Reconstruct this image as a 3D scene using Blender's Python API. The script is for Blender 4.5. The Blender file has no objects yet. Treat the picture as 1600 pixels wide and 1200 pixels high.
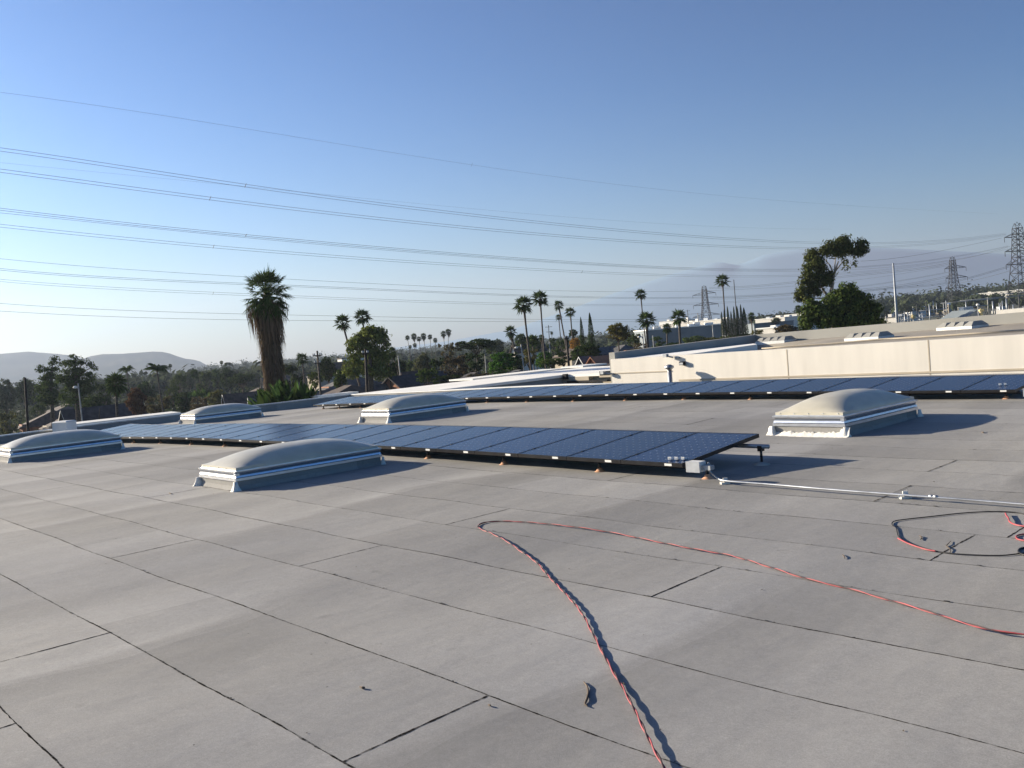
import bpy, math, random
import numpy as np
from mathutils import Vector, Matrix
R = math.radians
random.seed(7); RNG = np.random.default_rng(7)
sc = bpy.context.scene
COL = sc.collection

# ---------------------------------------------------------------- camera
F = 1446.4; CX, CY = 800, 600; H = 1.807
_P = math.atan(64.524/F); _R = R(4.837); YAW = R(48.796)
fw = Vector((0, math.cos(_P), -math.sin(_P)))
_r0 = Vector((1, 0, 0)); _u0 = Vector((0, math.sin(_P), math.cos(_P)))
cr = _r0*math.cos(_R) - _u0*math.sin(_R)
cu = _u0*math.cos(_R) + _r0*math.sin(_R)
cam = bpy.data.cameras.new('camera'); camo = bpy.data.objects.new('camera', cam); COL.objects.link(camo)
m = Matrix((cr, cu, -fw)).transposed().to_4x4(); m.translation = Vector((0, 0, H))
camo.matrix_world = m
cam.sensor_width = 36; cam.lens = F/1600*36; cam.clip_start = .05; cam.clip_end = 60000
sc.camera = camo

# ---------------------------------------------------------------- sky, sun, exposure
AX = Vector((math.cos(YAW), -math.sin(YAW), 0))      # along the panel rows, towards the right
BX = Vector((math.sin(YAW), math.cos(YAW), 0))       # across the rows, away
SUN_EL = R(17.0)
shadow = AX*math.cos(R(22)) + BX*math.sin(R(22))     # the way shadows fall
sdir = Vector((-shadow.x*math.cos(SUN_EL), -shadow.y*math.cos(SUN_EL), math.sin(SUN_EL)))   # to the sun
w = bpy.data.worlds.new('World'); sc.world = w; w.use_nodes = True
nt = w.node_tree; nt.nodes.clear()
sky = nt.nodes.new('ShaderNodeTexSky'); sky.sky_type = 'NISHITA'; sky.sun_disc = False
sky.sun_elevation = SUN_EL; sky.sun_rotation = math.atan2(sdir.x, sdir.y)
sky.altitude = 100; sky.air_density = 1.0; sky.dust_density = .8; sky.ozone_density = 4.0
bg = nt.nodes.new('ShaderNodeBackground'); bg.inputs['Strength'].default_value = .05
wo = nt.nodes.new('ShaderNodeOutputWorld')
hsv = nt.nodes.new('ShaderNodeHueSaturation'); hsv.inputs['Saturation'].default_value = 1.2
v1 = nt.nodes.new('ShaderNodeVectorMath'); v1.operation = 'SCALE'; v1.inputs['Scale'].default_value = .2
gm = nt.nodes.new('ShaderNodeGamma'); gm.inputs[1].default_value = 1.55
v2 = nt.nodes.new('ShaderNodeVectorMath'); v2.operation = 'SCALE'; v2.inputs['Scale'].default_value = 5
nt.links.new(sky.outputs[0], v1.inputs[0]); nt.links.new(v1.outputs[0], gm.inputs[0]); nt.links.new(gm.outputs[0], v2.inputs[0])
nt.links.new(v2.outputs[0], hsv.inputs['Color']); nt.links.new(hsv.outputs[0], bg.inputs[0]); nt.links.new(bg.outputs[0], wo.inputs[0])
sl = bpy.data.lights.new('sun', 'SUN'); sl.energy = 5.0; sl.angle = R(.5); sl.color = (1, .88, .70)
so = bpy.data.objects.new('sun', sl); COL.objects.link(so)
so.rotation_euler = sdir.to_track_quat('Z', 'Y').to_euler()
sc.view_settings.view_transform = 'Standard'; sc.view_settings.look = 'None'
sc.view_settings.exposure = 1.45; sc.view_settings.gamma = 1; sc.view_settings.use_curve_mapping = False
sc.render.engine = 'CYCLES'
try:
    sc.cycles.use_denoising = True; sc.cycles.denoiser = 'OPENIMAGEDENOISE'
except Exception: pass
sc.cycles.max_bounces = 6; sc.cycles.diffuse_bounces = 3; sc.cycles.volume_bounces = 0
sc.cycles.transparent_max_bounces = 12

# ---------------------------------------------------------------- geometry helpers
def ray(px, py): return fw + cr*((px-CX)/F) - cu*((py-CY)/F)
def at(px, py, Y):                       # the point at forward distance Y seen at that pixel of the photo
    d = ray(px, py); return Vector((0, 0, H)) + d*(Y/d.y)
def gpix(px, py, z=0):
    d = ray(px, py); return Vector((0, 0, H)) + d*((z-H)/d.z)
def ab_of(p): return p.dot(AX), p.dot(BX)
def W(a, b, z=0): return AX*a + BX*b + Vector((0, 0, z))
def onb(px, py, b):
    d = ray(px, py); q = Vector((0, 0, H)) + d*(b/d.dot(BX)); return q.dot(AX), q.z
def gab(px, py, z=0): return ab_of(gpix(px, py, z))
def hzy(px):                             # row of the horizon
    return CY - F*( -(fw.z) - (px-CX)/F*cr.z )/cu.z
_CP = [(-26.8,8.86,-.124),(-22.9,8.86,-.02),(-19.3,8.86,.008),(-12.3,8.86,.046),(-10.4,8.86,.034),(-8.5,8.86,-.01),(-6.8,8.86,0),
 (-11.7,5.2,.02),(-23.9,5.2,.024),(-31.9,13,-.086),(-19.6,13,.037),(-7.4,13,-.06),(-31.8,17.95,-.14),(-30.8,17.95,-.12),(-29.6,17.95,-.11),(-27.8,17.95,-.04),
 (-21,17.95,.045),(-17.3,17.95,.07),(-13.8,17.95,.07),(-12,17.95,.06),(-8.5,17.95,.02),(-6.8,17.95,0),
 (0,2,0),(-5,3,0),(-10,2,0),(-15,4,0),(-3,6,0),(-8,6,0),(-2,12,0),(2,18,0),(6,10,0),(6,0,0),(-39.5,24,-.5),(-39.5,20,-.4),(-39.5,8,-.38),(-39.5,13,-.36),(-35,24,-.35),(-38,2,-.3),(-35,17,-.25),
 (-20,24,-.05),(0,24,0),(-30,2,-.1),(-20,0,0),(-14,8,.02),(-14,14,.03)]
_CP = np.array(_CP)
def smooth_rz(a, b):
    d2 = (_CP[:,0]-a)**2 + (_CP[:,1]-b)**2
    wt = np.exp(-d2/(2*2.2**2)) + 1e-5/(1+d2)
    return float((wt*_CP[:,2]).sum()/wt.sum())
def rz(a, b):                            # height of the roof sheet
    r = smooth_rz(a, b)
    r += .0042*math.sin(a*2*math.pi/2.44+.4*math.sin(b*.8)) + .003*math.sin(a*2*math.pi/6.1+1.1+.15*b)
    r += .0016*math.sin(a*5.1+b*1.3)*math.sin(b*2.2)
    return r
ROTZ = -YAW

class MB:
    def __init__(s): s.v = []; s.f = []; s.mi = []; s.sm = []
    def add(s, vs, fs, mi=0, smooth=False):
        n = len(s.v); s.v += [tuple(p) for p in vs]
        for f in fs: s.f.append(tuple(i+n for i in f)); s.mi.append(mi); s.sm.append(smooth)
        return s
    def box(s, x0, x1, y0, y1, z0, z1, mi=0):
        return s.add([(x0,y0,z0),(x1,y0,z0),(x1,y1,z0),(x0,y1,z0),(x0,y0,z1),(x1,y0,z1),(x1,y1,z1),(x0,y1,z1)],
                     [(0,3,2,1),(4,5,6,7),(0,1,5,4),(1,2,6,5),(2,3,7,6),(3,0,4,7)], mi)
    def frustum(s, x0,x1,y0,y1,z0, X0,X1,Y0,Y1,z1, mi=0):
        return s.add([(x0,y0,z0),(x1,y0,z0),(x1,y1,z0),(x0,y1,z0),(X0,Y0,z1),(X1,Y0,z1),(X1,Y1,z1),(X0,Y1,z1)],
                     [(0,3,2,1),(4,5,6,7),(0,1,5,4),(1,2,6,5),(2,3,7,6),(3,0,4,7)], mi)
    def tube(s, pts, rad, n=6, mi=0, smooth=True, caps=True):
        pts = [Vector(p) for p in pts]
        if not hasattr(rad, '__len__'): rad = [rad]*len(pts)
        vs = []; fs = []
        up = None
        for i, p in enumerate(pts):
            t = (pts[min(i+1, len(pts)-1)] - pts[max(i-1, 0)])
            if t.length < 1e-9: t = Vector((0,0,1))
            t.normalize()
            if up is None: up = Vector((0,0,1)) if abs(t.z) < .9 else Vector((1,0,0))
            u_ = up - t*up.dot(t)
            if u_.length < 1e-6: u_ = t.orthogonal()
            u_.normalize(); up = u_; v_ = t.cross(u_)
            for k in range(n):
                an = 2*math.pi*k/n
                vs.append(p + (u_*math.cos(an) + v_*math.sin(an))*rad[i])
        for i in range(len(pts)-1):
            for k in range(n):
                k2 = (k+1) % n
                fs.append((i*n+k, i*n+k2, (i+1)*n+k2, (i+1)*n+k))
        if caps:
            fs.append(tuple(range(n))[::-1]); fs.append(tuple((len(pts)-1)*n+k for k in range(n)))
        return s.add(vs, fs, mi, smooth)
    def bar(s, p, q, r, mi=0): return s.tube([p, q], r, 4, mi, False)
    def lathe(s, prof, n=12, c=(0,0,0), mi=0, smooth=True):
        vs = [(c[0]+r_*math.cos(2*math.pi*k/n), c[1]+r_*math.sin(2*math.pi*k/n), c[2]+z) for r_, z in prof for k in range(n)]
        fs = [(i*n+k, i*n+(k+1)%n, (i+1)*n+(k+1)%n, (i+1)*n+k) for i in range(len(prof)-1) for k in range(n)]
        return s.add(vs, fs, mi, smooth)
    def mesh(s, name, mats):
        me = bpy.data.meshes.new(name); me.from_pydata(s.v, [], s.f)
        for mm in (mats if isinstance(mats, (list, tuple)) else [mats]): me.materials.append(mm)
        me.polygons.foreach_set('material_index', s.mi); me.polygons.foreach_set('use_smooth', s.sm)
        me.update(); return me
    def build(s, name, mats, parent=None, loc=(0,0,0), rotz=0):
        return link(name, s.mesh(name, mats), parent, loc, rotz)
def link(name, me, parent=None, loc=(0,0,0), rotz=0):
    o = bpy.data.objects.new(name, me); COL.objects.link(o)
    if parent: o.parent = parent
    o.location = loc; o.rotation_euler = (0, 0, rotz)
    return o
def tag(o, label, cat, group=None):
    o['label'] = label; o['category'] = cat
    if group: o['group'] = group
    return o
def root(name, label, cat, loc=(0,0,0), rotz=0, group=None):
    o = link(name, None, None, loc, rotz); o.empty_display_size = .3
    return tag(o, label, cat, group)
def setting(o, k='structure'): o['kind'] = k; return o

# ---------------------------------------------------------------- materials
def mat(name, col, rough=.7, metal=0, var=.12, scale=3, bump=0, bscale=40, spec=.5, col2=None, stretch=None):
    mt = bpy.data.materials.new(name); mt.use_nodes = True
    n = mt.node_tree.nodes; L = mt.node_tree.links; b = n['Principled BSDF']
    b.inputs['Roughness'].default_value = rough; b.inputs['Metallic'].default_value = metal
    b.inputs['Specular IOR Level'].default_value = spec
    tc = n.new('ShaderNodeTexCoord'); src = tc.outputs['Object']
    if stretch:
        mp = n.new('ShaderNodeMapping'); mp.inputs['Scale'].default_value = stretch
        L.new(src, mp.inputs[0]); src = mp.outputs[0]
    no = n.new('ShaderNodeTexNoise'); no.inputs['Scale'].default_value = scale; no.inputs['Detail'].default_value = 5
    L.new(src, no.inputs['Vector'])
    cr_ = n.new('ShaderNodeValToRGB'); e = cr_.color_ramp.elements
    c2 = col2 or tuple(max(0, c*(1-var*2)) for c in col)
    c1 = col if col2 else tuple(min(1, c*(1+var)) for c in col)
    e[0].position = .35; e[1].position = .65; e[0].color = (*c2, 1); e[1].color = (*c1, 1)
    L.new(no.outputs['Fac'], cr_.inputs[0]); L.new(cr_.outputs[0], b.inputs['Base Color'])
    if bump:
        n2 = n.new('ShaderNodeTexNoise'); n2.inputs['Scale'].default_value = bscale; n2.inputs['Detail'].default_value = 3
        L.new(src, n2.inputs['Vector'])
        bp = n.new('ShaderNodeBump'); bp.inputs['Strength'].default_value = bump; bp.inputs['Distance'].default_value = .01
        L.new(n2.outputs['Fac'], bp.inputs['Height']); L.new(bp.outputs[0], b.inputs['Normal'])
    return mt
def leafmat(name, trans=.25, obj=True, col=(.05,.07,.02)):
    mt = bpy.data.materials.new(name); mt.use_nodes = True
    n = mt.node_tree.nodes; L = mt.node_tree.links; n.clear()
    out = n.new('ShaderNodeOutputMaterial'); mx = n.new('ShaderNodeMixShader'); mx.inputs[0].default_value = trans
    d = n.new('ShaderNodeBsdfDiffuse'); t = n.new('ShaderNodeBsdfTranslucent')
    g = n.new('ShaderNodeNewGeometry'); hs = n.new('ShaderNodeHueSaturation')
    mr = n.new('ShaderNodeMapRange'); mr.inputs['To Min'].default_value = .55; mr.inputs['To Max'].default_value = 1.5
    L.new(g.outputs['Random Per Island'], mr.inputs['Value']); L.new(mr.outputs[0], hs.inputs['Value'])
    mr2 = n.new('ShaderNodeMapRange'); mr2.inputs['To Min'].default_value = .48; mr2.inputs['To Max'].default_value = .515
    mm = n.new('ShaderNodeMath'); mm.operation = 'FRACT'; m3 = n.new('ShaderNodeMath'); m3.operation = 'MULTIPLY'; m3.inputs[1].default_value = 37.7
    L.new(g.outputs['Random Per Island'], m3.inputs[0]); L.new(m3.outputs[0], mm.inputs[0]); L.new(mm.outputs[0], mr2.inputs['Value']); L.new(mr2.outputs[0], hs.inputs['Hue'])
    if obj:
        oi = n.new('ShaderNodeObjectInfo'); L.new(oi.outputs['Color'], hs.inputs['Color'])
    else: hs.inputs['Color'].default_value = (*col, 1)
    L.new(hs.outputs[0], d.inputs[0]); L.new(hs.outputs[0], t.inputs[0])
    L.new(d.outputs[0], mx.inputs[1]); L.new(t.outputs[0], mx.inputs[2]); L.new(mx.outputs[0], out.inputs[0])
    return mt
M = {}
M['leaf'] = leafmat('foliage')
M['palmleaf'] = leafmat('palm_foliage', .2, False, (.058,.088,.028))
M['deadleaf'] = leafmat('dry_palm_fronds', .15, False, (.125,.093,.062))
M['bark'] = mat('bark', (.10,.075,.055), .9, var=.3, scale=6)
M['palebark'] = mat('pale_bark', (.33,.29,.24), .85, var=.25, scale=3)
M['palmbark'] = mat('palm_bark', (.10,.08,.065), .9, var=.3, scale=5, stretch=(1,1,4))
M['galv'] = mat('galvanized_steel', (.42,.44,.47), .42, .75, .1, 6)
M['alu'] = mat('mill_aluminium', (.72,.74,.78), .3, .85, .06, 8, stretch=(1,1,6))
M['cream'] = mat('cream_stucco', (.70,.665,.60), .9, var=.035, scale=1.1, bump=.2, bscale=60, stretch=(2.2,2.2,.3))
M['tan'] = mat('tan_stucco', (.46,.40,.31), .9, var=.06, scale=1.2)
M['whiteroof'] = mat('white_membrane', (.91,.89,.83), 1, var=.03, scale=.4, spec=0)
M['skytint'] = mat('sky_tinted_recess_metal', (.13,.15,.19), .55, .3, .06, 8, stretch=(1,1,6))  # blue of a sky reflection painted into the recess colour
M['white'] = mat('white_paint', (.75,.75,.72), .6, var=.05, scale=2)
M['sealant'] = mat('white_sealant', (.78,.76,.70), .8, var=.06, scale=12, bump=.6, bscale=30)
M['black'] = mat('black_anodized_metal', (.022,.022,.025), .35, .4, .2, 5)
M['tar'] = mat('tar', (.018,.017,.016), .75, var=.3, scale=20, bump=.5, bscale=80)
M['orange'] = mat('faded_orange_rubber', (.62,.34,.2), .8, var=.15, scale=20)
M['wood'] = mat('dark_pole_wood', (.035,.026,.02), .9, var=.3, scale=4)
M['conc'] = mat('pale_concrete', (.40,.39,.36), .9, var=.15, scale=3)
M['steel'] = mat('weathered_tower_steel', (.055,.055,.06), .8, .1, .15, .5)
M['greysteel'] = mat('grey_painted_steel', (.35,.37,.39), .6, .2, .1, 2)
M['wire'] = mat('weathered_cable', (.05,.05,.052), .6, .2, .1, .2)
M['shingle_brown'] = mat('brown_shingles', (.10,.075,.065), .9, var=.2, scale=1.5)
M['shingle_grey'] = mat('grey_shingles', (.11,.108,.11), .9, var=.2, scale=1.5)
M['shingle_dark'] = mat('dark_shingles', (.055,.05,.055), .9, var=.2, scale=1.5)
M['brick'] = mat('orange_plaster', (.36,.16,.09), .9, var=.15, scale=1.5)
M['glass'] = mat('dark_window_glass', (.03,.035,.04), .15, 0, .1, 1)
M['bluegrey'] = mat('blue_grey_cladding', (.17,.20,.22), .7, var=.08, scale=.3)
M['red'] = mat('red_car_paint', (.30,.02,.02), .25, 0, .05, 3)
M['redbark'] = mat('maroon_paint', (.08,.02,.025), .3, 0, .05, 3)
M['yellow'] = mat('pale_yellow_paint', (.65,.52,.25), .6, 0, .08, 3)

def roof_material(name, base, edge):
    mt = bpy.data.materials.new(name); mt.use_nodes = True
    n = mt.node_tree.nodes; L = mt.node_tree.links; b = n['Principled BSDF']
    b.inputs['Roughness'].default_value = .92; b.inputs['Specular IOR Level'].default_value = .25
    tc = n.new('ShaderNodeTexCoord'); O = tc.outputs['Object']
    def noise(scale, st, det=4, rough=.55):
        mp = n.new('ShaderNodeMapping'); mp.inputs['Scale'].default_value = st; L.new(O, mp.inputs[0])
        no = n.new('ShaderNodeTexNoise'); no.inputs['Scale'].default_value = scale; no.inputs['Detail'].default_value = det
        no.inputs['Roughness'].default_value = rough; L.new(mp.outputs[0], no.inputs['Vector']); return no.outputs['Fac']
    def mth(op, a, c=None, cl=False):
        q = n.new('ShaderNodeMath'); q.operation = op; q.use_clamp = cl
        for i, x in enumerate((a, c)):
            if x is None: continue
            if isinstance(x, (int, float)): q.inputs[i].default_value = x
            else: L.new(x, q.inputs[i])
        return q.outputs[0]
    def mr(x, a0, a1, b0, b1):
        q = n.new('ShaderNodeMapRange'); L.new(x, q.inputs[0])
        for i, v_ in enumerate((a0, a1, b0, b1)): q.inputs[i+1].default_value = v_
        return q.outputs[0]
    sep = n.new('ShaderNodeSeparateXYZ'); L.new(O, sep.inputs[0])
    # one tint per sheet: cells 10 m long, .9 m wide, staggered
    row = mth('FLOOR', mth('DIVIDE', mth('SUBTRACT', sep.outputs[1], .215), .9))
    col = mth('FLOOR', mth('DIVIDE', mth('ADD', sep.outputs[0], mth('MULTIPLY', row, 3.55)), 9.8))
    cmb = n.new('ShaderNodeCombineXYZ'); L.new(row, cmb.inputs[0]); L.new(col, cmb.inputs[1])
    wn = n.new('ShaderNodeTexWhiteNoise'); wn.noise_dimensions = '2D'; L.new(cmb.outputs[0], wn.inputs['Vector'])
    v = mr(wn.outputs['Value'], 0, 1, .90, 1.07)
    v = mth('MULTIPLY', v, mr(noise(.42, (1, .28, 1), 3), .3, .7, .87, 1.13))     # broad dusty bands across the rows
    v = mth('MULTIPLY', v, mr(noise(1.6, (1, .45, 1), 5), .3, .7, .94, 1.06))
    v = mth('MULTIPLY', v, mr(noise(9, (1, 1, 1), 5, .7), .3, .7, .95, 1.05))
    v = mth('MULTIPLY', v, mr(noise(170, (1, 1, 1), 2), .25, .75, .86, 1.14))      # granules
    # sawtooth tone along the folds across the rows: pale up to the fold, darker beyond it
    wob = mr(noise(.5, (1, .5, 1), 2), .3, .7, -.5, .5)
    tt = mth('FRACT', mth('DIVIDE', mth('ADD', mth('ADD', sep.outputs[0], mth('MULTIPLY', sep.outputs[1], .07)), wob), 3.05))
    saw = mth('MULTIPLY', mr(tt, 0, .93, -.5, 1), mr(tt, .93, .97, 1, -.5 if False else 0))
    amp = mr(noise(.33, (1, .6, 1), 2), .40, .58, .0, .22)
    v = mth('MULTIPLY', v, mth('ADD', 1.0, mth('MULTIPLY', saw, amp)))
    fb = mth('FRACT', mth('DIVIDE', mth('SUBTRACT', sep.outputs[1], .215), .9))
    v = mth('MULTIPLY', v, mr(fb, 0, .06, .955, 1)); v = mth('MULTIPLY', v, mr(fb, .86, .99, 1, 1.03))
    v = mth('MULTIPLY', v, mr(noise(30, (1, 1, 1), 4, .8), .35, .7, .94, 1.06)); v = mth('MULTIPLY', v, mr(noise(75, (1, 1, 1), 3, .8), .3, .7, .92, 1.08))
    st = mr(noise(2.3, (1.3, 1, 1), 3), .68, .76, 0, .16)                          # stains
    v = mth('SUBTRACT', v, st)
    hue = noise(.25, (1, .5, 1), 2)
    mx = n.new('ShaderNodeMix'); mx.data_type = 'RGBA'; L.new(mr(hue, .35, .65, 0, 1), mx.inputs['Factor'])
    mx.inputs['A'].default_value = (*base, 1); mx.inputs['B'].default_value = (*edge, 1)
    vm = n.new('ShaderNodeVectorMath'); vm.operation = 'SCALE'; L.new(mx.outputs['Result'], vm.inputs[0]); L.new(v, vm.inputs['Scale'])
    L.new(vm.outputs[0], b.inputs['Base Color'])
    bp = n.new('ShaderNodeBump'); bp.inputs['Strength'].default_value = .35; bp.inputs['Distance'].default_value = .004
    L.new(noise(240, (1,1,1), 3), bp.inputs['Height'])
    bp2 = n.new('ShaderNodeBump'); bp2.inputs['Strength'].default_value = .5; bp2.inputs['Distance'].default_value = .02
    L.new(noise(2.2, (1,.5,1), 3), bp2.inputs['Height']); L.new(bp2.outputs[0], bp.inputs['Normal'])
    L.new(bp.outputs[0], b.inputs['Normal'])
    return mt
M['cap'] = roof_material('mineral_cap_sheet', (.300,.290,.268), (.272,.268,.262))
def seam_material():
    mt = bpy.data.materials.new('asphalt_seam'); mt.use_nodes = True
    n = mt.node_tree.nodes; L = mt.node_tree.links; n.clear()
    out = n.new('ShaderNodeOutputMaterial'); mx = n.new('ShaderNodeMixShader'); tr = n.new('ShaderNodeBsdfTransparent')
    d = n.new('ShaderNodeBsdfDiffuse'); d.inputs[0].default_value = (.022,.02,.019,1)
    tc = n.new('ShaderNodeTexCoord')
    n1 = n.new('ShaderNodeTexNoise'); n1.inputs['Scale'].default_value = 1.3; n1.inputs['Detail'].default_value = 2
    n2 = n.new('ShaderNodeTexNoise'); n2.inputs['Scale'].default_value = 38; n2.inputs['Detail'].default_value = 3
    L.new(tc.outputs['Object'], n1.inputs['Vector']); L.new(tc.outputs['Object'], n2.inputs['Vector'])
    ad = n.new('ShaderNodeMath'); ad.operation = 'ADD'; L.new(n1.outputs[0], ad.inputs[0]); L.new(n2.outputs[0], ad.inputs[1])
    mr = n.new('ShaderNodeMapRange'); mr.inputs[1].default_value = .82; mr.inputs[2].default_value = 1.08
    mr.inputs[3].default_value = .3; mr.inputs[4].default_value = 1
    L.new(ad.outputs[0], mr.inputs[0]); L.new(mr.outputs[0], mx.inputs[0])
    L.new(tr.outputs[0], mx.inputs[1]); L.new(d.outputs[0], mx.inputs[2]); L.new(mx.outputs[0], out.inputs[0])
    return mt
M['seam'] = seam_material()
def dome_material():
    mt = mat('yellowed_acrylic', (.57,.535,.43), .38, 0, .05, 3)
    b = mt.node_tree.nodes['Principled BSDF']; b.inputs['Coat Weight'].default_value = .15; b.inputs['Coat Roughness'].default_value = .3
    return mt
M['dome'] = dome_material()
def cell_material():
    mt = bpy.data.materials.new('solar_cells'); mt.use_nodes = True
    n = mt.node_tree.nodes; L = mt.node_tree.links; b = n['Principled BSDF']
    b.inputs['Roughness'].default_value = .22; b.inputs['Specular IOR Level'].default_value = .22
    tc = n.new('ShaderNodeTexCoord'); sep = n.new('ShaderNodeSeparateXYZ'); L.new(tc.outputs['Object'], sep.inputs[0])
    def mth(op, a, c=None):
        q = n.new('ShaderNodeMath'); q.operation = op
        for i, x in enumerate((a, c)):
            if x is None: continue
            if isinstance(x, (int, float)): q.inputs[i].default_value = x
            else: L.new(x, q.inputs[i])
        return q.outputs[0]
    fx = mth('ABSOLUTE', mth('SUBTRACT', mth('FRACT', mth('DIVIDE', mth('ADD', sep.outputs[0], -.0195), .1165)), .5))
    fy = mth('ABSOLUTE', mth('SUBTRACT', mth('FRACT', mth('DIVIDE', mth('ADD', sep.outputs[1], -.0195), .1335)), .5))
    dot = mth('GREATER_THAN', mth('ADD', fx, fy), .885)
    line = mth('GREATER_THAN', mth('MAXIMUM', fx, fy), .482)
    k = mth('ADD', mth('MULTIPLY', dot, .45), mth('MULTIPLY', line, .20))
    oi = n.new('ShaderNodeObjectInfo')
    hs = n.new('ShaderNodeHueSaturation'); hs.inputs['Color'].default_value = (.008,.014,.040,1)
    r_ = n.new('ShaderNodeMapRange'); r_.inputs[3].default_value = .7; r_.inputs[4].default_value = 1.35
    L.new(oi.outputs['Random'], r_.inputs[0]); L.new(r_.outputs[0], hs.inputs['Value'])
    mx = n.new('ShaderNodeMix'); mx.data_type = 'RGBA'; L.new(k, mx.inputs['Factor'])
    L.new(hs.outputs[0], mx.inputs['A']); mx.inputs['B'].default_value = (.33,.37,.42,1)
    L.new(mx.outputs['Result'], b.inputs['Base Color'])
    return mt
M['cell'] = cell_material()

# ---------------------------------------------------------------- terrain
def sstep(x, a, b): t = min(1, max(0, (x-a)/(b-a))); return t*t*(3-2*t)
def gz(X, Y):                            # street level, rising to the right
    d = math.hypot(X, Y); s = .0118*sstep(X/max(Y, 1), .10, .48)
    return -7 + max(0, min(d, 1100)-90)*s
def terrain():
    v = []; f = []; rings = [0, 40, 80, 130, 200, 300, 430, 600, 850, 1200, 1700, 2500, 3600, 5200, 8800]
    ns = 96
    for i, rr in enumerate(rings):
        for k in range(ns):
            an = 2*math.pi*k/ns; X = rr*math.sin(an); Y = rr*math.cos(an)
            v.append((X, Y, gz(X, Y) if Y > 0 else -7))
    for i in range(len(rings)-1):
        for k in range(ns):
            k2 = (k+1) % ns
            f.append((i*ns+k, (i+1)*ns+k, (i+1)*ns+k2, i*ns+k2))
    b = MB().add(v, [x[::-1] for x in f], 0, True)
    mt = mat('town_ground', (.105,.10,.075), .95, scale=.035, col2=(.04,.05,.028))
    return setting(b.build('ground', mt))
terrain()
def ridge(name, pts, Y, depth, mt, foot=-10, seed=1):
    """hills: a ridge line given by its crest, with slopes in front and behind, folded by gullies"""
    rg = np.random.default_rng(seed); xs = [p[0] for p in pts]; ys = [p[1] for p in pts]
    n = 160; rows = 14; v = []; f = []
    ph = rg.uniform(0, 6, 6)
    gx = np.linspace(xs[0], xs[-1], 400); gy = np.interp(gx, xs, ys); kk = 61; gs = np.convolve(np.pad(gy, kk//2, 'edge'), np.ones(kk)/kk, 'valid')
    for j in range(-rows, rows+1):
        t = j/rows
        for i in range(n+1):
            px = xs[0] + (xs[-1]-xs[0])*i/n
            sm = min(1, abs(t)*3.5); top = at(px, float(np.interp(px, xs, ys))*(1-sm)+float(np.interp(px, gx, gs))*sm, Y)
            u = i/n
            gul = .05*math.sin(u*23+ph[0]+5*t)+.05*math.sin(u*47+ph[1]-9*t)+.035*math.sin(u*90+ph[2]+14*t)
            gul *= (.35 if name == 'mountains' else 1); hgt = (1-abs(t))**1.25*(1+gul*min(1, abs(t)*2.5)*(1-abs(t)))
            yy = Y + t*depth
            v.append((top.x*(1+t*depth/Y*.9), yy, foot+(top.z-foot)*hgt))
    for j in range(2*rows):
        for i in range(n):
            a = j*(n+1)+i; f.append((a, a+1, a+n+2, a+n+1))
    return setting(MB().add(v, f, 0, True).build(name, mt))
M['hill'] = mat('dry_chaparral', (.07,.068,.05), .95, scale=.006, col2=(.04,.045,.032), spec=0)
M['mount'] = mat('haze_tinted_mountain', (.19,.33,.44), 1, scale=.0025, col2=(.175,.31,.42), spec=0)  # aerial haze put into the base colour, bluer than real scrub
ridge('hills', [(-420,585),(-250,566),(-120,560),(-40,556),(0,553),(22,551),(45,549.4),(70,551.5),(90,553),(108,555),(122,559),(140,562),(165,566),(200,575),(260,590)], 3700, 900, M['hill'], seed=3)
ridge('hills', [(60,590),(100,572),(125,562),(142,556.5),(160,553.3),(190,552.8),(215,551),(238,549.4),(254,549.8),(266,552.5),(278,557),(290,560.5),(303,562),(312,564.5),(322,570),(330,574),(350,580),(380,590)], 3400, 850, M['hill'], seed=5)
ridge('mountains', [(520,560),(600,545),(700,533),(800,515),(880,487),(940,465),(1000,444),(1050,428),(1080,420),(1100,414),(1118,409.5),(1130,410),(1148,414),(1165,410),(1190,399),(1230,391),(1260,386),(1300,384),(1340,386),(1400,388),(1480,392),(1600,398),(1800,400),(2100,410)], 7000, 1300, M['mount'], seed=9)

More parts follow.
